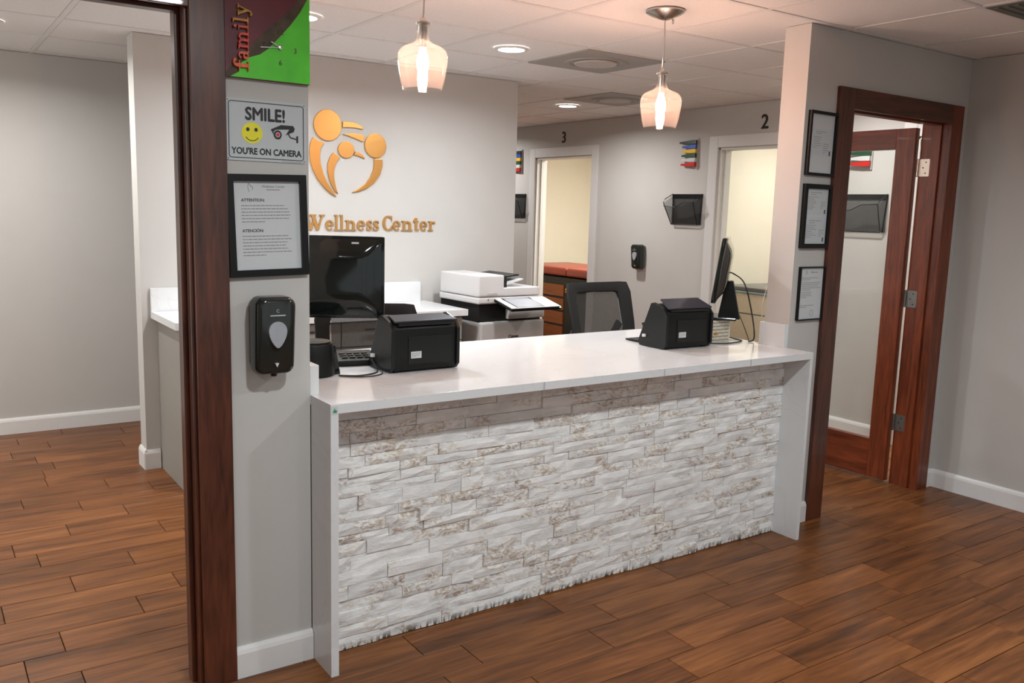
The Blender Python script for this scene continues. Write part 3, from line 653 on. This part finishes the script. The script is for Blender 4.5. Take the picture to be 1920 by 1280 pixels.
cm = MB().prism([(.016, .006), (.047, .022), (.083, .022), (.088, .014), (.085, .004), (.050, -.012)], -.0048, -.004).build('camera_icon', 'kink', t)
MB().prism([(.024, .006), (.040, .008), (.070, .010), (.050, -.020), (.044, -.022), (.026, -.014)], -.0052, -.0047).build('camera_front', 'signw', cm)
MB().prism([(.012, .007), (.045, .0225), (.049, .0215), (.040, .010), (.020, .004), (.021, -.008)], -.0054, -.0047).build('camera_hood', 'kink', cm)
MB().prism(ell(.0335, -.008, .0125, .0135, 24), -.0056, -.005).build('camera_lens', 'kink', cm)
MB().prism(ell(.0335, -.008, .0072, .0078, 20), -.006, -.0055).build('camera_lens_ring', 'signw', cm)
MB().prism(ell(.0335, -.008, .0052, .0056, 20), -.0064, -.0059).build('camera_lens_eye', 'redi', cm)
MB().prism(ribbon([(.066, -.002), (.074, -.014), (.093, -.018)], .0018), -.0052, -.004).build('camera_arm', 'kink', cm)
MB().prism(bx(.093, .0985, -.029, -.008), -.0052, -.004).build('camera_mount', 'kink', cm)
for a in (-.118, .118):
    for b in (-.085, .085): MB().lathe([(.0022, -.0052), (.0022, -.004)], 10, (a, 0, b), 'y', True).build('screw', 'dull', t)
# ------------------------------------------------------------------ framed papers
def lines(parent, x0, x1, z0, n, dz, y, mat='ink', rag=.2, h=.0026, ind=0):
    mb = MB()
    for i in range(n):
        x = x0; e = x1-(random.random()*rag*(x1-x0)) if i < n-1 else x0+(x1-x0)*.45
        zz = z0-dz*i
        while x < e:
            w = random.uniform(.004, .014); mb.box(x, min(x+w, e), y-.0003, y, zz, zz+h); x += w+.0018
    o = mb.build('printed_text', mat, parent); o['kind'] = 'stuff'; return o
def framed(loc, w, h, b, label, thick=.018, tilt=0, grp=None):
    t = thing('framed_notice', label, 'framed document', loc, group=grp); t.rotation_euler = (0, tilt, 0)
    fr = frame_(w/2, h/2, .002, b, -thick, -.0005, 'black', t, 'frame')
    B('sheet', 'paper', t, -w/2+b*.8, w/2-b*.8, -.006, -.001, -h/2+b*.8, h/2-b*.8)
    return t
def crest(parent, x, z, s, y=-.0064, mat='ink'):
    mb = MB()
    mb.prism(ribbon([(x-.5*s, z+s), (x-.7*s, z), (x-.5*s, z-s), (x-.2*s, z-1.3*s)], s*.06), y-.0004, y)
    mb.prism(ribbon([(x-.5*s, z+s), (x, z+.5*s), (x+.15*s, z)], s*.06), y-.0004, y)
    mb.prism(ribbon([(x+.15*s, z), (x+.6*s, z+.2*s), (x+.7*s, z-.4*s), (x+.4*s, z-.9*s)], s*.06), y-.0004, y)
    o = mb.build('letterhead_mark', mat, parent); o['kind'] = 'stuff'
t = framed((-.6785, 0, 1.4705), .25, .312, .021, 'black framed ATTENTION notice on white paper above the pier dispenser', tilt=R(-1.6))
crest(t, -.050, .118, .011)
text('Wellness Center', .0105, 'ink', t, (.022, -.0064, .116), ext=.0002); B('printed_line', 'ink', t, 0, .042, -.0063, -.006, .108, .1105)
text('ATTENTION:', .0125, 'inkd', t, (-.080, -.0064, .074), ext=.0003, bold=.0003, align='LEFT')
lines(t, -.080, .078, .060, 6, .0098, -.0062)
text('ATENCI\u00d3N:', .0125, 'inkd', t, (-.080, -.0064, -.019), ext=.0003, bold=.0003, align='LEFT')
lines(t, -.080, .080, -.033, 7, .0098, -.0062)
t = framed((2.016, 0, 1.893), .208, .300, .0135, 'black framed certificate with blank margins, topmost of three beside the door', tilt=R(.5))
B('certificate', 'signw', t, -.070, .075, -.0066, -.006, -.055, .070); lines(t, -.045, .050, .055, 2, .009, -.0066, 'ink'); lines(t, -.060, .0, .030, 6, .010, -.0066, 'ink'); lines(t, .015, .06, .0, 5, .010, -.0066); B('dark_stamp', 'inkd', t, .062, .073, -.007, -.006, -.052, -.030)
t = framed((2.0175, 0, 1.551), .213, .306, .022, 'black thick framed pair of certificates, middle of three beside the door')
for dz in (.068, -.066):
    B('certificate', 'signw', t, -.078, .078, -.0066, -.006, dz-.061, dz+.061); lines(t, -.05, .05, dz+.044, 2, .010, -.0066); lines(t, -.068, .02, dz+.022, 7, .0095, -.0066, rag=.5); lines(t, .03, .07, dz, 4, .0095, -.0066); B('dark_stamp', 'inkd', t, .06, .07, -.007, -.006, dz-.055, dz-.035)
t = framed((2.0225, 0, 1.178), .190, .262, .006, 'white notice in a thin black frame, lowest of three beside the door', thick=.016)
crest(t, -.038, .103, .010); text('Wellness Center', .008, 'ink', t, (.020, -.0064, .101), ext=.0002)
lines(t, -.078, .078, .075, 2, .0088, -.0062); lines(t, -.070, .078, .052, 5, .0088, -.0062); lines(t, -.07, .02, .005, 4, .0088, -.0062); lines(t, -.078, .05, -.060, 2, .0088, -.0062)
frame_(.012, .016, .010, .002, -.0066, -.006, 'ink', t, 'seal', c=(.02, -.098))
# ------------------------------------------------------------------ soap dispensers
def dispenser(label, loc, rz, s=1.0, full=True):
    t = thing('soap_dispenser', label, 'soap dispenser', loc, rz, group='black wall soap dispensers'); t.scale = (s, s, s)
    MB().prism(rr(-.058, .058, -.108, .112, .022), -.045, -.0005).build('back_plate', 'greyp', t, .003, True)
    # curved black cover: profile in depth, rounded outline
    mb = MB(); outl = rr(-.062, .062, -.122, .122, .026, 6); levels = [(-.030, 1.0), (-.078, 1.0), (-.092, .965), (-.100, .90), (-.103, .80)]
    rings = []
    for y, k in levels:
        rings.append(mb.vs([(p[0]*k, y+(.022*max(0, (-p[1]-.02))/.1 if y < -.05 else 0), p[1]*(1-(1-k)*.55)) for p in outl]))
    n = len(outl)
    for A_, B_ in zip(rings, rings[1:]):
        for i in range(n): mb.bm.faces.new([A_[i], A_[(i+1) % n], B_[(i+1) % n], B_[i]])
    mb.bm.faces.new(rings[0]); mb.bm.faces.new(rings[-1][::-1])
    mb.build('cover', 'gloss2', t, 0, True)
    pts = [(.029*sin(R(a))*(1 if cos(R(a)) > 0 else 1-.35*abs(cos(R(a)))**1.5), .030*cos(R(a)) if cos(R(a)) > 0 else .052*cos(R(a))) for a in range(0, 360, 12)]
    MB().prism([(x, z+.018) for x, z in pts], -.1052, -.095).build('level_window', 'screen', t, .0008)
    if full:
        MB().prism([(-.006, -.083), (.006, -.083), (0, -.095)], -.0885, -.075, X=Matrix.Translation((0, -.0045, 0))).build('arrow_mark', 'white', t)
        text('C', .014, 'offw', t, (0, -.1035, .076), ext=.0005, name='printed_mark')
        B('printed_name', 'offw', t, -.024, .024, -.1038, -.1028, .065, .0685)
    MB().lathe([(.009, -.128), (.012, -.118), (.012, -.10)], 14, (0, -.06, 0), cap=True).build('nozzle', 'charc', t)
    return t
dispenser('glossy black soap dispenser with oval level window on the pier', (-.6845, 0, 1.134), 0)
dispenser('small black soap dispenser on the hallway wall between doors 3 and 2', (XH, 3.262, 1.152), -pi/2, .92)
# ------------------------------------------------------------------ emblem and lettering
t = thing('wall_emblem', 'large gold emblem of three linked figures on the back wall', 'emblem', (.68, YL, 1.85))
for nm, P in dict(head=ell(.5655, 2.0255, .0905, .0945, 48), head2=ell(.8885, 1.9215, .0745, .0765, 44), head3=ell(.6875, 1.8845, .0545, .0515, 40),
    arm=[(.665, 2.054), (.7, 2.058), (.751, 2.053), (.78, 2.040), (.803, 2.027), (.801, 2.016), (.758, 2.022), (.714, 2.022), (.664, 2.019)],
    arm2=[(.665, 1.978), (.69, 1.984), (.714, 1.987), (.745, 1.989), (.773, 1.988), (.814, 1.976), (.802, 1.939), (.758, 1.954), (.714, 1.967)],
    arm3=[(.75, 1.878), (.781, 1.871), (.803, 1.856), (.817, 1.836), (.781, 1.848), (.74, 1.858)],
    body=[(.472, 1.949), (.454, 1.914), (.447, 1.868), (.45, 1.81), (.467, 1.752), (.498, 1.694), (.541, 1.646), (.583, 1.611), (.623, 1.592), (.591, 1.635), (.562, 1.677), (.537, 1.729), (.52, 1.787), (.513, 1.839), (.521, 1.885), (.542, 1.919), (.507, 1.927)],
    body3=[(.602, 1.863), (.581, 1.836), (.566, 1.796), (.564, 1.75), (.573, 1.704), (.591, 1.658), (.612, 1.625), (.634, 1.611), (.62, 1.646), (.609, 1.692), (.605, 1.745), (.616, 1.792), (.645, 1.834), (.62, 1.852)],
    body2=[(.879, 1.84), (.938, 1.84), (.938, 1.795), (.921, 1.74), (.879, 1.686), (.826, 1.65), (.774, 1.63), (.728, 1.624), (.774, 1.648), (.819, 1.68), (.853, 1.723), (.875, 1.772), (.88, 1.806)]).items():
    Pz({'head': 'head', 'head2': 'head', 'head3': 'head', 'arm': 'arm', 'arm2': 'arm', 'arm3': 'arm', 'body': 'body', 'body2': 'body', 'body3': 'body'}[nm], 'gold', t, P, YL-.012, YL-.0005, .002)
t = thing('wall_lettering', 'gold Wellness Center lettering on the back wall below the emblem', 'lettering', (.88, YL, 1.38))
xs = [(.405, .547), (.549, .605), (.606, .640), (.641, .677), (.682, .757), (.763, .820), (.826, .869), (.873, .919), (.943, 1.020), (1.017, 1.072), (1.079, 1.162), (1.166, 1.212), (1.217, 1.272), (1.279, 1.335)]
for ch, (xa, xb) in zip('WellnessCenter', xs):
    w, polys = glyph(ch); mb = MB(); sx = (xb-xa)/w; sz = .098; zb = 1.382+.006*(xa-.4)
    for q, p in enumerate(polys): mb.prism([(xa+px*sx, zb+pz*sz) for px, pz in p], YL-.010-.0002*q, YL-.0005)
    mb.build('letter', 'golds', t, world=True)
# door numbers
for s, y, z, lb in (('3', 4.49, 2.235, 'black numeral 3 on the wall above the far doorway'), ('2', 1.945, 2.225, 'black numeral 2 on the wall above the near doorway')):
    t = thing('door_number', lb, 'number', (XH, y, z), -pi/2, group='door numbers')
    text(s, .155, 'bronze', t, (0, -.001, 0), ext=.006, bold=.002, name='numeral', sx=.95)
# ------------------------------------------------------------------ flags and file holders
order = ['black', 'blue', 'yellow', 'green', 'white', 'red']
def flags(yr, zt, label):
    t = thing('signal_flags', label, 'flags', (XH, yr, zt), -pi/2, group='exam room signal flags')
    B('rail', 'offw', t, -.012, .0, -.014, -.001, -.235, .02)
    for q, k in enumerate(order):
        z = -.012-q*.037; ln = .20 if q == 0 else .165
        Pq = [(-.004, z-.017), (-.004, z+.017), (-.06, z+.017), (-ln, z+.006), (-ln, z-.008), (-.07, z-.017)]
        MB().prism(Pq, -.030-.002*q, -.014).build('flag', 'flag_'+k, t, .002)
    return t
flags(2.63, 2.165, 'row of coloured signal flags between the dispenser and door 2')
flags(5.21, 2.175, 'row of coloured signal flags left of door 3')
flags(.985, 2.125, 'row of coloured signal flags seen through the glass door')
def holder(yc, zc, label, mt='wire'):
    t = thing('file_holder', label, 'file holder', (XH, yc, zc), -pi/2, group='mesh wall file holders')
    # pocket narrower at the bottom; front sheet leans outwards
    w0, w1, h = .175, .155, .13
    mb = MB(); v = mb.vs([(-w1, -.03, -h), (w1, -.03, -h), (w0, -.115, .06), (.04, -.10, .055), (-.05, -.095, .015), (-w0, -.115, .03)])
    mb.bm.faces.new(v); f = mb.build('front_mesh', mt, t)
    B('back_mesh', mt, t, -w0, w0, -.006, -.004, -h, h*.95)
    for sx in (-1, 1):
        mb = MB(); v = mb.vs([(sx*w1, -.004, -h), (sx*w1, -.03, -h), (sx*w0, -.115, .05), (sx*w0, -.005, h*.9)]); mb.bm.faces.new(v); mb.build('side_mesh', mt, t)
        MB().tube([(sx*w1, -.03, -h), (sx*w0, -.115, .055), (sx*w0, -.095, .085), (sx*w0, -.005, h)], .0035, 6).build('side_wire', 'black', t)
        MB().tube([(sx*w1, -.006, -h), (sx*w0, -.006, h)], .004, 6).build('back_wire', 'black', t)
    B('top_band', 'black', t, -w0, w0, -.009, -.002, h-.035, h)
    MB().tube([(-w1, -.03, -h), (w1, -.03, -h)], .004, 6).build('bottom_wire', 'black', t)
    MB().tube([(-w0, -.115, .03), (-.05, -.095, .015), (.04, -.10, .055), (w0, -.115, .06)], .003, 6).build('rim_wire', 'black', t)
    return t
holder(2.725, 1.59, 'black wire mesh file holder on the wall left of door 2')
holder(5.30, 1.59, 'black wire mesh file holder partly hidden behind the emblem wall edge')
holder(1.02, 1.59, 'black wire mesh file holder seen through the glass door', 'holder')
# ------------------------------------------------------------------ back worktop and cabinets
t = thing('back_worktop', 'white worktop with upstand along the emblem wall', 'worktop', (.4, 2.2, .87))
MB().box(-.50, 1.265, 1.945, YL-.001, .878, .918).build('slab', 'quartz', t, .0015, world=True)
MB().box(-.50, 1.215, YL-.03, YL-.001, .918, 1.05).build('upstand', 'quartz', t, .0015, world=True)
for q, (xa, xb) in enumerate(((-.465, -.02), (-.018, .42), (.422, .83), (.832, 1.235))):
    lb = ['grey base cabinet at the left end of the back worktop', 'grey base cabinet second from the left under the back worktop', 'grey base cabinet third from the left under the back worktop', 'grey base cabinet beside the white copier'][q]
    c = thing('base_cabinet', lb, 'cabinet', ((xa+xb)/2, 2.24, 0), group='grey base cabinets')
    MB().box(xa, xb, 1.985, YL-.002, .0, .877).build('body', 'cab', c, .001, world=True)
    MB().box(xa+.002, xb-.002, 1.975, 1.985, 0, .09).build('toe_kick', 'cabd', c, world=True)
    for za, zb in ((.10, .42), (.428, .72), (.728, .868)):
        dr = MB().box(xa+.003, xb-.003, 1.965, 1.984, za, zb).build('drawer', 'cab', c, .002, world=True)
        MB().tube([((xa+xb)/2-.06, 1.95, zb-.04), ((xa+xb)/2+.06, 1.95, zb-.04)], .005, 8).build('handle', 'black', dr, world=True)
# ------------------------------------------------------------------ copier
t = thing('photocopier', 'white and black office photocopier at the right end of the emblem wall', 'copier', (1.335, 1.95, 0), R(2))
B('lower_body', 'offw', t, .03, .545, 0, .50, .03, .825, bevel=.012)
B('black_bay', 'rubber', t, .035, .53, .03, .49, .822, .945)
B('right_housing', 'offw', t, .245, .545, .0, .48, .838, .925, bevel=.008)
B('scanner_base', 'white', t, 0, .49, -.01, .46, .945, .987, bevel=.010)
B('platen_lid', 'white', t, .19, .49, -.008, .46, .990, 1.045, bevel=.006)
fd = B('document_feeder', 'white', t, 0, .20, -.010, .45, .990, 1.128, bevel=.014, seg=3)
B('feeder_grip', 'offw', fd, .07, .145, -.0115, -.008, 1.002, 1.018, bevel=.002)
B('feeder_slot', 'rubber', t, .198, .24, .02, .43, 1.045, 1.118)
X = Matrix.Translation((.2, 0, 1.088)) @ Matrix.Rotation(R(-7), 4, 'Y')
MB().box(0, .20, .10, .44, 0, .010, X).build('feed_tray', 'charc', t, .003)
MB().box(-.05, .03, .2, .45, .022, .030, X).build('tray_top_flap', 'black', t, .003)
X = Matrix.Translation((.26, 0, 1.052)) @ Matrix.Rotation(R(-14), 4, 'Y')
MB().box(0, .15, .06, .20, 0, .008, X).build('paper_guide', 'paper', t, .001)
X = Matrix.Translation((.105, -.06, .972)) @ Matrix.Rotation(R(13), 4, 'X')
cp = MB().box(0, .40, -.17, .03, -.018, 0, X).build('control_panel', 'black', t, .006)
MB().box(.004, .396, -.166, .028, .0, .004, X).build('panel_face', 'white', cp, .001)
MB().box(.06, .26, -.15, .015, .004, .0055, X).build('panel_screen', 'screen', cp); 
MB().box(.045, .275, -.158, .022, .0038, .0046, X).build('screen_border', 'charc', cp)
MB().box(.385, .394, -.171, -.166, -.006, -.001, X).build('status_light', 'led', cp)
text('Canon', .030, 'kink', t, (.29, -.0015, .716), ext=.001, bold=.0006, name='maker_lettering')
MB().lathe([(.006, -.0125), (.006, -.009)], 12, (.075, 0, .973), 'y', True).build('round_button', 'ink', t)
# ------------------------------------------------------------------ document scanners on the counter
def scanner(label, loc, rz, lid=24):
    t = thing('document_scanner', label, 'scanner', loc, rz, group='black document scanners')
    prof = [(0, .006), (0, .165), (.012, .185), (.075, .205), (.10, .205), (.165, .03), (.165, .006)]
    MB().prism(prof, .014, .286, 'x').build('body', 'black', t, .005, True)
    for x0, x1 in ((0, .014), (.286, .300)):
        MB().prism([(.012, .0), (-.008, .02), (-.008, .160), (.02, .192), (.085, .212), (.105, .208), (.185, .022), (.175, .0)], x0, x1, 'x').build('side_cover', 'charc', t, .003)
    B('back_panel', 'charc', t, .075, .262, -.003, .001, .03, .135, bevel=.001)
    B('rating_label', 'paper', t, .085, .130, -.0045, -.002, .052, .078); lines(t, .088, .127, .072, 4, .005, -.0046, 'ink', h=.0016)
    X = Matrix.Translation((.15, .01, .192)) @ Matrix.Rotation(R(lid), 4, 'X')
    MB().prism([(-.138, -.015), (.138, -.015), (.118, .075), (-.118, .075)], 0, .007, 'z', X).build('feed_lid', 'slate', t, .002)
    MB().box(-.12, .12, -.02, .0, -.012, 0, X).build('lid_hinge', 'black', t, .002)
    # exit tray lying on the staff side
    MB().prism([(.16, .0), (.16, .03), (.20, .012), (.33, .008), (.33, 0)], .045, .255, 'x').build('exit_tray', 'black', t, .002)
    MB().prism([(.155, .03), (.20, .10), (.188, .105), (.145, .05)], .03, .27, 'x').build('output_gate', 'charc', t, .002)
    MB().lathe([(.010, 0), (.010, .012)], 12, (-.006, .135, .045), 'z', True).build('power_plug', 'white', t)
    for fx in (.03, .27): B('foot', 'rubber', t, fx-.01, fx+.01, .01, .03, -.0015, .007)
    return t
sc1 = scanner('black document scanner with white rating label, left one beside the big monitor', (-.143, .214, KZ+.0015), R(1), 9)
sc2 = scanner('black document scanner with raised lid, right one before the ivory box', (1.247, .192, KZ+.0015), R(-2))
# ------------------------------------------------------------------ monitors
def monitor(label, loc, rz, z0, w=.52, h=.325, foot=True, tilt=0):
    t = thing('monitor', label, 'monitor', loc, rz, group='desk monitors')
    X = Matrix.Translation((0, 0, z0)) @ Matrix.Rotation(tilt, 4, 'X')
    # local: -y is the back of the screen
    MB().box(-w/2, w/2, 0, .022, 0, h, X).build('bezel', 'gloss', t, .006, True)
    mb = MB(); A = mb.vs([(x, 0, z) for x, z in rr(-w/2+.012, w/2-.012, .012, h-.012, .012)], X); n = len(A)
    B1 = mb.vs([(x, -.026, z) for x, z in rr(-w/2+.055, w/2-.055, .05, h-.05, .03)], X); B2 = mb.vs([(x, -.034, z) for x, z in rr(-w/2+.09, w/2-.09, .075, h-.08, .03)], X)
    for a, b in ((A, B1), (B1, B2)):
        for i in range(n): mb.bm.faces.new([a[i], a[(i+1) % n], b[(i+1) % n], b[i]])
    mb.bm.faces.new(B2); mb.bm.faces.new(A[::-1]); mb.build('back_shell', 'gloss', t, 0, True)
    MB().box(-w/2+.015, w/2-.015, .0222, .0235, .018, h-.015, X).build('screen_glass', 'gloss', t)
    return t, X
m1, X = monitor('large glossy black monitor seen from behind next to the pier', (-.355, .455, KZ), R(-29), .195, .545, .312)
MB().box(.115, .142, -.0235, -.0215, .245, .272, X @ Matrix.Translation((.035, .012, .018))).build('white_tag', 'paper', m1)
X2 = Matrix.Translation((.045, .03, .0)); MB().prism([(-.04, .26), (.04, .26), (.024, 0), (-.024, 0)], -.045, -.02, 'y', Matrix.Translation((-.06, 0, -.0))).build('stand_neck', 'gloss', m1, .004)
MB().prism(ell(-.06, .045, .11, .085, 32), 0, .012, 'z').build('stand_base', 'gloss', m1, .003)
m2, X = monitor('slim black monitor seen edge-on, standing on the ivory box', (1.745, .335, KZ+.112), R(39), .09, .42, .315, tilt=R(7))
MB().prism([(-.055, 0), (.055, 0), (.03, .15), (.008, .19), (-.012, .19)], -.028, .028, 'x', Matrix.Translation((0, -.06, 0))).build('stand_neck', 'black', m2, .004)
MB().prism([(-.11, -.10), (.09, -.10), (.10, .08), (-.11, .08)], 0, .014, 'z').build('stand_base', 'gloss', m2, .004)
MB().box(-.02, .02, -.05, -.02, .13, .19).build('hinge_block', 'black', m2, .003)
# ivory pierced box under the second monitor
t = thing('pierced_box', 'ivory box pierced with small triangles under the slim monitor', 'box', (1.60, .262, KZ), R(0))
bw, bd, bh = .17, .22, .109
B('body', 'offbox', t, 0, bw, 0, bd, .0, bh, bevel=.004)
mb = MB()
for i in range(8):
    for j in range(6):
        cx, cz = .012+i*.0195, .012+j*.0172
        for a in (0, 1):
            s_ = .0046; up = 1 if (i+j+a) % 2 else -1; ox = -.0045 if a else .0045
            if .04 < cx < .09 and .03 < cz < .06: continue
            mb.prism([(cx+ox-s_, cz-up*s_*.7), (cx+ox+s_, cz-up*s_*.7), (cx+ox, cz+up*s_*.8)], -.0008, .001)
o = mb.build('pierced_holes', 'hole', t); o['kind'] = 'stuff'
MB().prism(ell(.065, .044, .017, .0075, 20), -.0015, 0).build('gold_plaque', 'golds', t)
# speaker-like black holder at the left end
t = thing('pencil_holder', 'black round desktop organizer at the left end of the counter', 'holder', (-.405, .325, KZ))
MB().lathe([(.070, 0), (.080, .004), (.082, .02), (.078, .07), (.076, .117), (.074, .121), (.002, .123)], 28).build('body', 'black', t, smooth=True)
MB().lathe([(.066, .122), (.066, .127), (.0, .128)][:2]+[(.002, .1275)], 28).build('top_disc', 'charc', t, smooth=True)
MB().prism([(.05, 0), (.098, 0), (.092, .03), (.078, .11), (.05, .11)], -.03, .03, 'y').build('side_pocket', 'gloss', t, .004)
for q in range(4): B('metal_tip', 'chrome', t, .079-.0008*q, .088, -.02+q*.008, -.016+q*.008, .04+q*.012, .046+q*.012)
# desk phone / tray
t = thing('card_reader', 'low black desk device with sloped top behind the left scanner', 'device', (-.255, .435, KZ), R(-12))
MB().prism([(0, 0), (0, .024), (.16, .040), (.16, 0)], 0, .16, 'x').build('body', 'black', t, .006)
for a in range(4):
    for b in range(3): MB().box(.02+a*.03, .042+a*.03, .03+b*.03, .052+b*.03, .026+.003*b, .032+.003*b).build('button', 'charc', t)
# cables
def cable(name, pts, r, mat, label, cat='cable'):
    P = []
    n = len(pts)
    V_ = [Vector(p) for p in pts]
    for i in range(n-1):
        p0, p1, p2, p3 = V_[max(i-1, 0)], V_[i], V_[i+1], V_[min(i+2, n-1)]
        for k in range(8):
            u = k/8
            P.append(.5*((2*p1)+(-p0+p2)*u+(2*p0-5*p1+4*p2-p3)*u*u+(-p0+3*p1-3*p2+p3)*u**3))
    P.append(V_[-1])
    o = MB().tube(P, r, 6).build(name, mat, None, smooth=True); return tag(o, label, cat)
cz = KZ+.0035
cable('cable', [(-.33, .26, cz), (-.27, .225, cz), (-.20, .24, cz), (-.155, .30, cz), (-.15, .36, cz+.03)], .003, 'cable', 'black cable from the organizer to the left scanner, upper strand')
cable('cable', [(-.33, .25, cz), (-.25, .195, cz), (-.18, .215, cz), (-.152, .27, cz+.004)], .0025, 'cable', 'black cable from the organizer to the left scanner, lower strand')
cable('cable', [(1.80, .33, 1.26), (1.86, .34, 1.25), (1.90, .30, 1.20), (1.90, .24, 1.05), (1.88, .20, .94), (1.84, .20, cz)], .0035, 'cable', 'thick black cable dropping from the slim monitor')
cable('cable', [(1.80, .35, 1.22), (1.82, .33, 1.15), (1.845, .27, 1.04), (1.85, .22, .95), (1.83, .19, cz)], .002, 'cable', 'thin black cable beside the thick monitor cable')
cable('cable', [(1.57, .25, cz), (1.66, .21, cz), (1.74, .205, cz), (1.83, .235, cz), (1.85, .30, cz), (1.80, .42, cz+.02)], .003, 'cable', 'black cable lying on the counter before the ivory box')
cable('cord', [(2.46, .50, 1.45), (2.407, .50, 1.358), (2.346, .5, 1.21), (2.30, .50, 1.09), (2.295, .50, .97), (2.29, .50, .3), (2.29, .50, .004)], .0025, 'cord', 'thin cream cord hanging beside the wall end', 'cord')
# ------------------------------------------------------------------ chairs behind the counter
def office_chair(label, loc, rz, lean=0):
    t = thing('office_chair', label, 'chair', loc, rz, group='black mesh office chairs')
    # local: back rest at y=0, sitter faces -y(+pi turn by rz)
    X = Matrix.Translation((0, 0, .55)) @ Matrix.Rotation(R(lean), 4, 'X')
    def P(x, z): return X @ Vector((x, .10*(1-(x/.26)**2)*.5-.05, z))
    outer = [(-.205, .0), (-.235, .10), (-.255, .30), (-.262, .50), (-.245, .565), (-.20, .572), (0, .578), (.20, .572), (.245, .565), (.262, .50), (.255, .30), (.235, .10), (.205, .0), (0, -.02)]
    inner = [(-.145, .09), (-.17, .14), (-.185, .30), (-.185, .46), (-.175, .505), (-.15, .512), (0, .517), (.15, .512), (.175, .505), (.185, .46), (.185, .30), (.17, .14), (.145, .09), (0, .045)]
    mb = MB(); n = len(outer)
    def off(p, d): q = P(*p); return q+(X.to_3x3() @ Vector((0, d, 0)))
    fo = [mb.bm.verts.new(off(p, -.012)) for p in outer]; fi = [mb.bm.verts.new(off(p, -.012)) for p in inner]
    bo = [mb.bm.verts.new(off(p, .012)) for p in outer]; bi = [mb.bm.verts.new(off(p, .012)) for p in inner]
    for i in range(n):
        j = (i+1) % n
        for q in ((fo[i], fo[j], fi[j], fi[i]), (bo[i], bi[i], bi[j], bo[j]), (fo[i], bo[i], bo[j], fo[j]), (fi[i], fi[j], bi[j], bi[i])): mb.bm.faces.new(q)
    mb.build('back_frame', 'fabric', t, .005, True)
    mb = MB(); vs = []
    for kz in range(9):
        z = .05+.465*kz/8; row = []
        for kx in range(11):
            hw = .175 if z > .12 else .15+.025*(z-.05)/.07
            x = -hw+2*hw*kx/10; row.append(mb.bm.verts.new(P(x, z)))
        vs.append(row)
    for a in range(8):
        for b in range(10): mb.bm.faces.new([vs[a][b], vs[a][b+1], vs[a+1][b+1], vs[a+1][b]])
    mb.build('back_mesh', 'mesh', t, smooth=True)
    MB().prism(ribbon([(-.21, .27), (-.15, .22), (-.05, .185), (.05, .195), (.15, .25), (.215, .32)], .024), .03, .05, 'y', X).build('lumbar_bar', 'fabric', t, .004)
    MB().tube([X @ Vector((0, .03, .10)), X @ Vector((0, .05, -.06)), (0, -.05, .42)], .022, 10).build('back_spine', 'black', t)
    MB().prism(rr(-.24, .24, -.50, -.03, .06), .42, .49, 'z').build('seat', 'fabric', t, .02, True)
    for s in (-1, 1):
        MB().tube([(s*.23, -.28, .43), (s*.29, -.26, .46), (s*.29, -.25, .66)], .014, 8).build('arm_support', 'black', t)
        B('arm_pad', 'black', t, s*.29-.035, s*.29+.035, -.36, -.12, .66, .69, bevel=.01)
    MB().lathe([(.03, .06), (.03, .25), (.018, .25), (.018, .42)], 16, (0, -.26, 0)).build('gas_column', 'black', t, smooth=True)
    for k in range(5):
        a = 2*pi*k/5+.3; l = MB().tube([(0, -.26, .09), (.14*cos(a), -.26+.14*sin(a), .085), (.30*cos(a), -.26+.30*sin(a), .065)], .017, 8).build('leg', 'black', t)
        MB().lathe([(.026, -.02), (.026, .02)], 14, (.30*cos(a), -.26+.30*sin(a), .0265), 'y', True).build('castor', 'rubber', l)
    return t
office_chair('black mesh office chair right of the photocopier behind the counter', (1.955, 1.40, 0), R(2), -17)
office_chair('black mesh office chair behind the large monitor at the left', (.235, 1.22, 0), R(-8), -6).scale = (1, 1, .945)
# ------------------------------------------------------------------ exam room 3
t = thing('exam_table', 'exam table with burnt orange cushion and wood drawers in room 3', 'exam table', (4.5, 5.0, 0))
B('body', 'espresso', t, .02, .72, -.55, 1.0, 0, .80)
for q in range(2):
    y0 = -.56 if q == 0 else .065
    B('cushion', 'orange', t, -.03, .76, y0+.0, y0+.62 if q == 0 else 1.02, .82, .915, bevel=.03, seg=3, smooth=True)
for za, zb in ((.585, .715), (.43, .56), (.265, .405), (.10, .24)):
    B('drawer', 'drawer', t, .0, .021, .13, .60, za, zb, bevel=.003)
dr = B('door', 'espresso', t, .0, .021, -.50, .10, .06, .74, bevel=.003)
for dz in (.645, .672): MB().lathe([(.014, 0), (.016, .010), (.008, .022), (.001, .023)], 14).build('knob', 'gold', dr).matrix_basis = Matrix.Translation((0, .065, dz)) @ Matrix.Rotation(-pi/2, 4, 'Y')
# exam room 2
t = thing('exam_table', 'beige exam table with dark grey pad in room 2', 'exam table', (4.72, 2.59, 0))
B('body', 'beige', t, .0, .62, -.20, .34, 0, .845, bevel=.004); B('drawer_gap', 'cabd', t, -.002, .0, -.14, .34, .655, .665)
B('plinth', 'espresso', t, .01, .6, -.19, .33, -.0, .02)
mb = MB().box(-.03, .66, -.26, .36, .868, .905); mb.build('pad', 'pad', t, .016, True); B('pad_edge', 'blue', t, -.032, .66, -.262, .362, .850, .868, bevel=.008, smooth=True)
t = thing('side_chair', 'black cushioned chair with brown wood legs beside the beige table', 'chair', (4.78, 2.05, 0), R(-90))
B('seat', 'fabric', t, -.22, .22, -.24, .24, .40, .47, bevel=.02, smooth=True)
B('backrest', 'fabric', t, -.22, .22, .20, .27, .47, .86, bevel=.03, smooth=True)
for a in (-.22, .20):
    for b in (-.24, .22): B('leg', 'chairw', t, a, a+.03, b, b+.03, 0, .42)
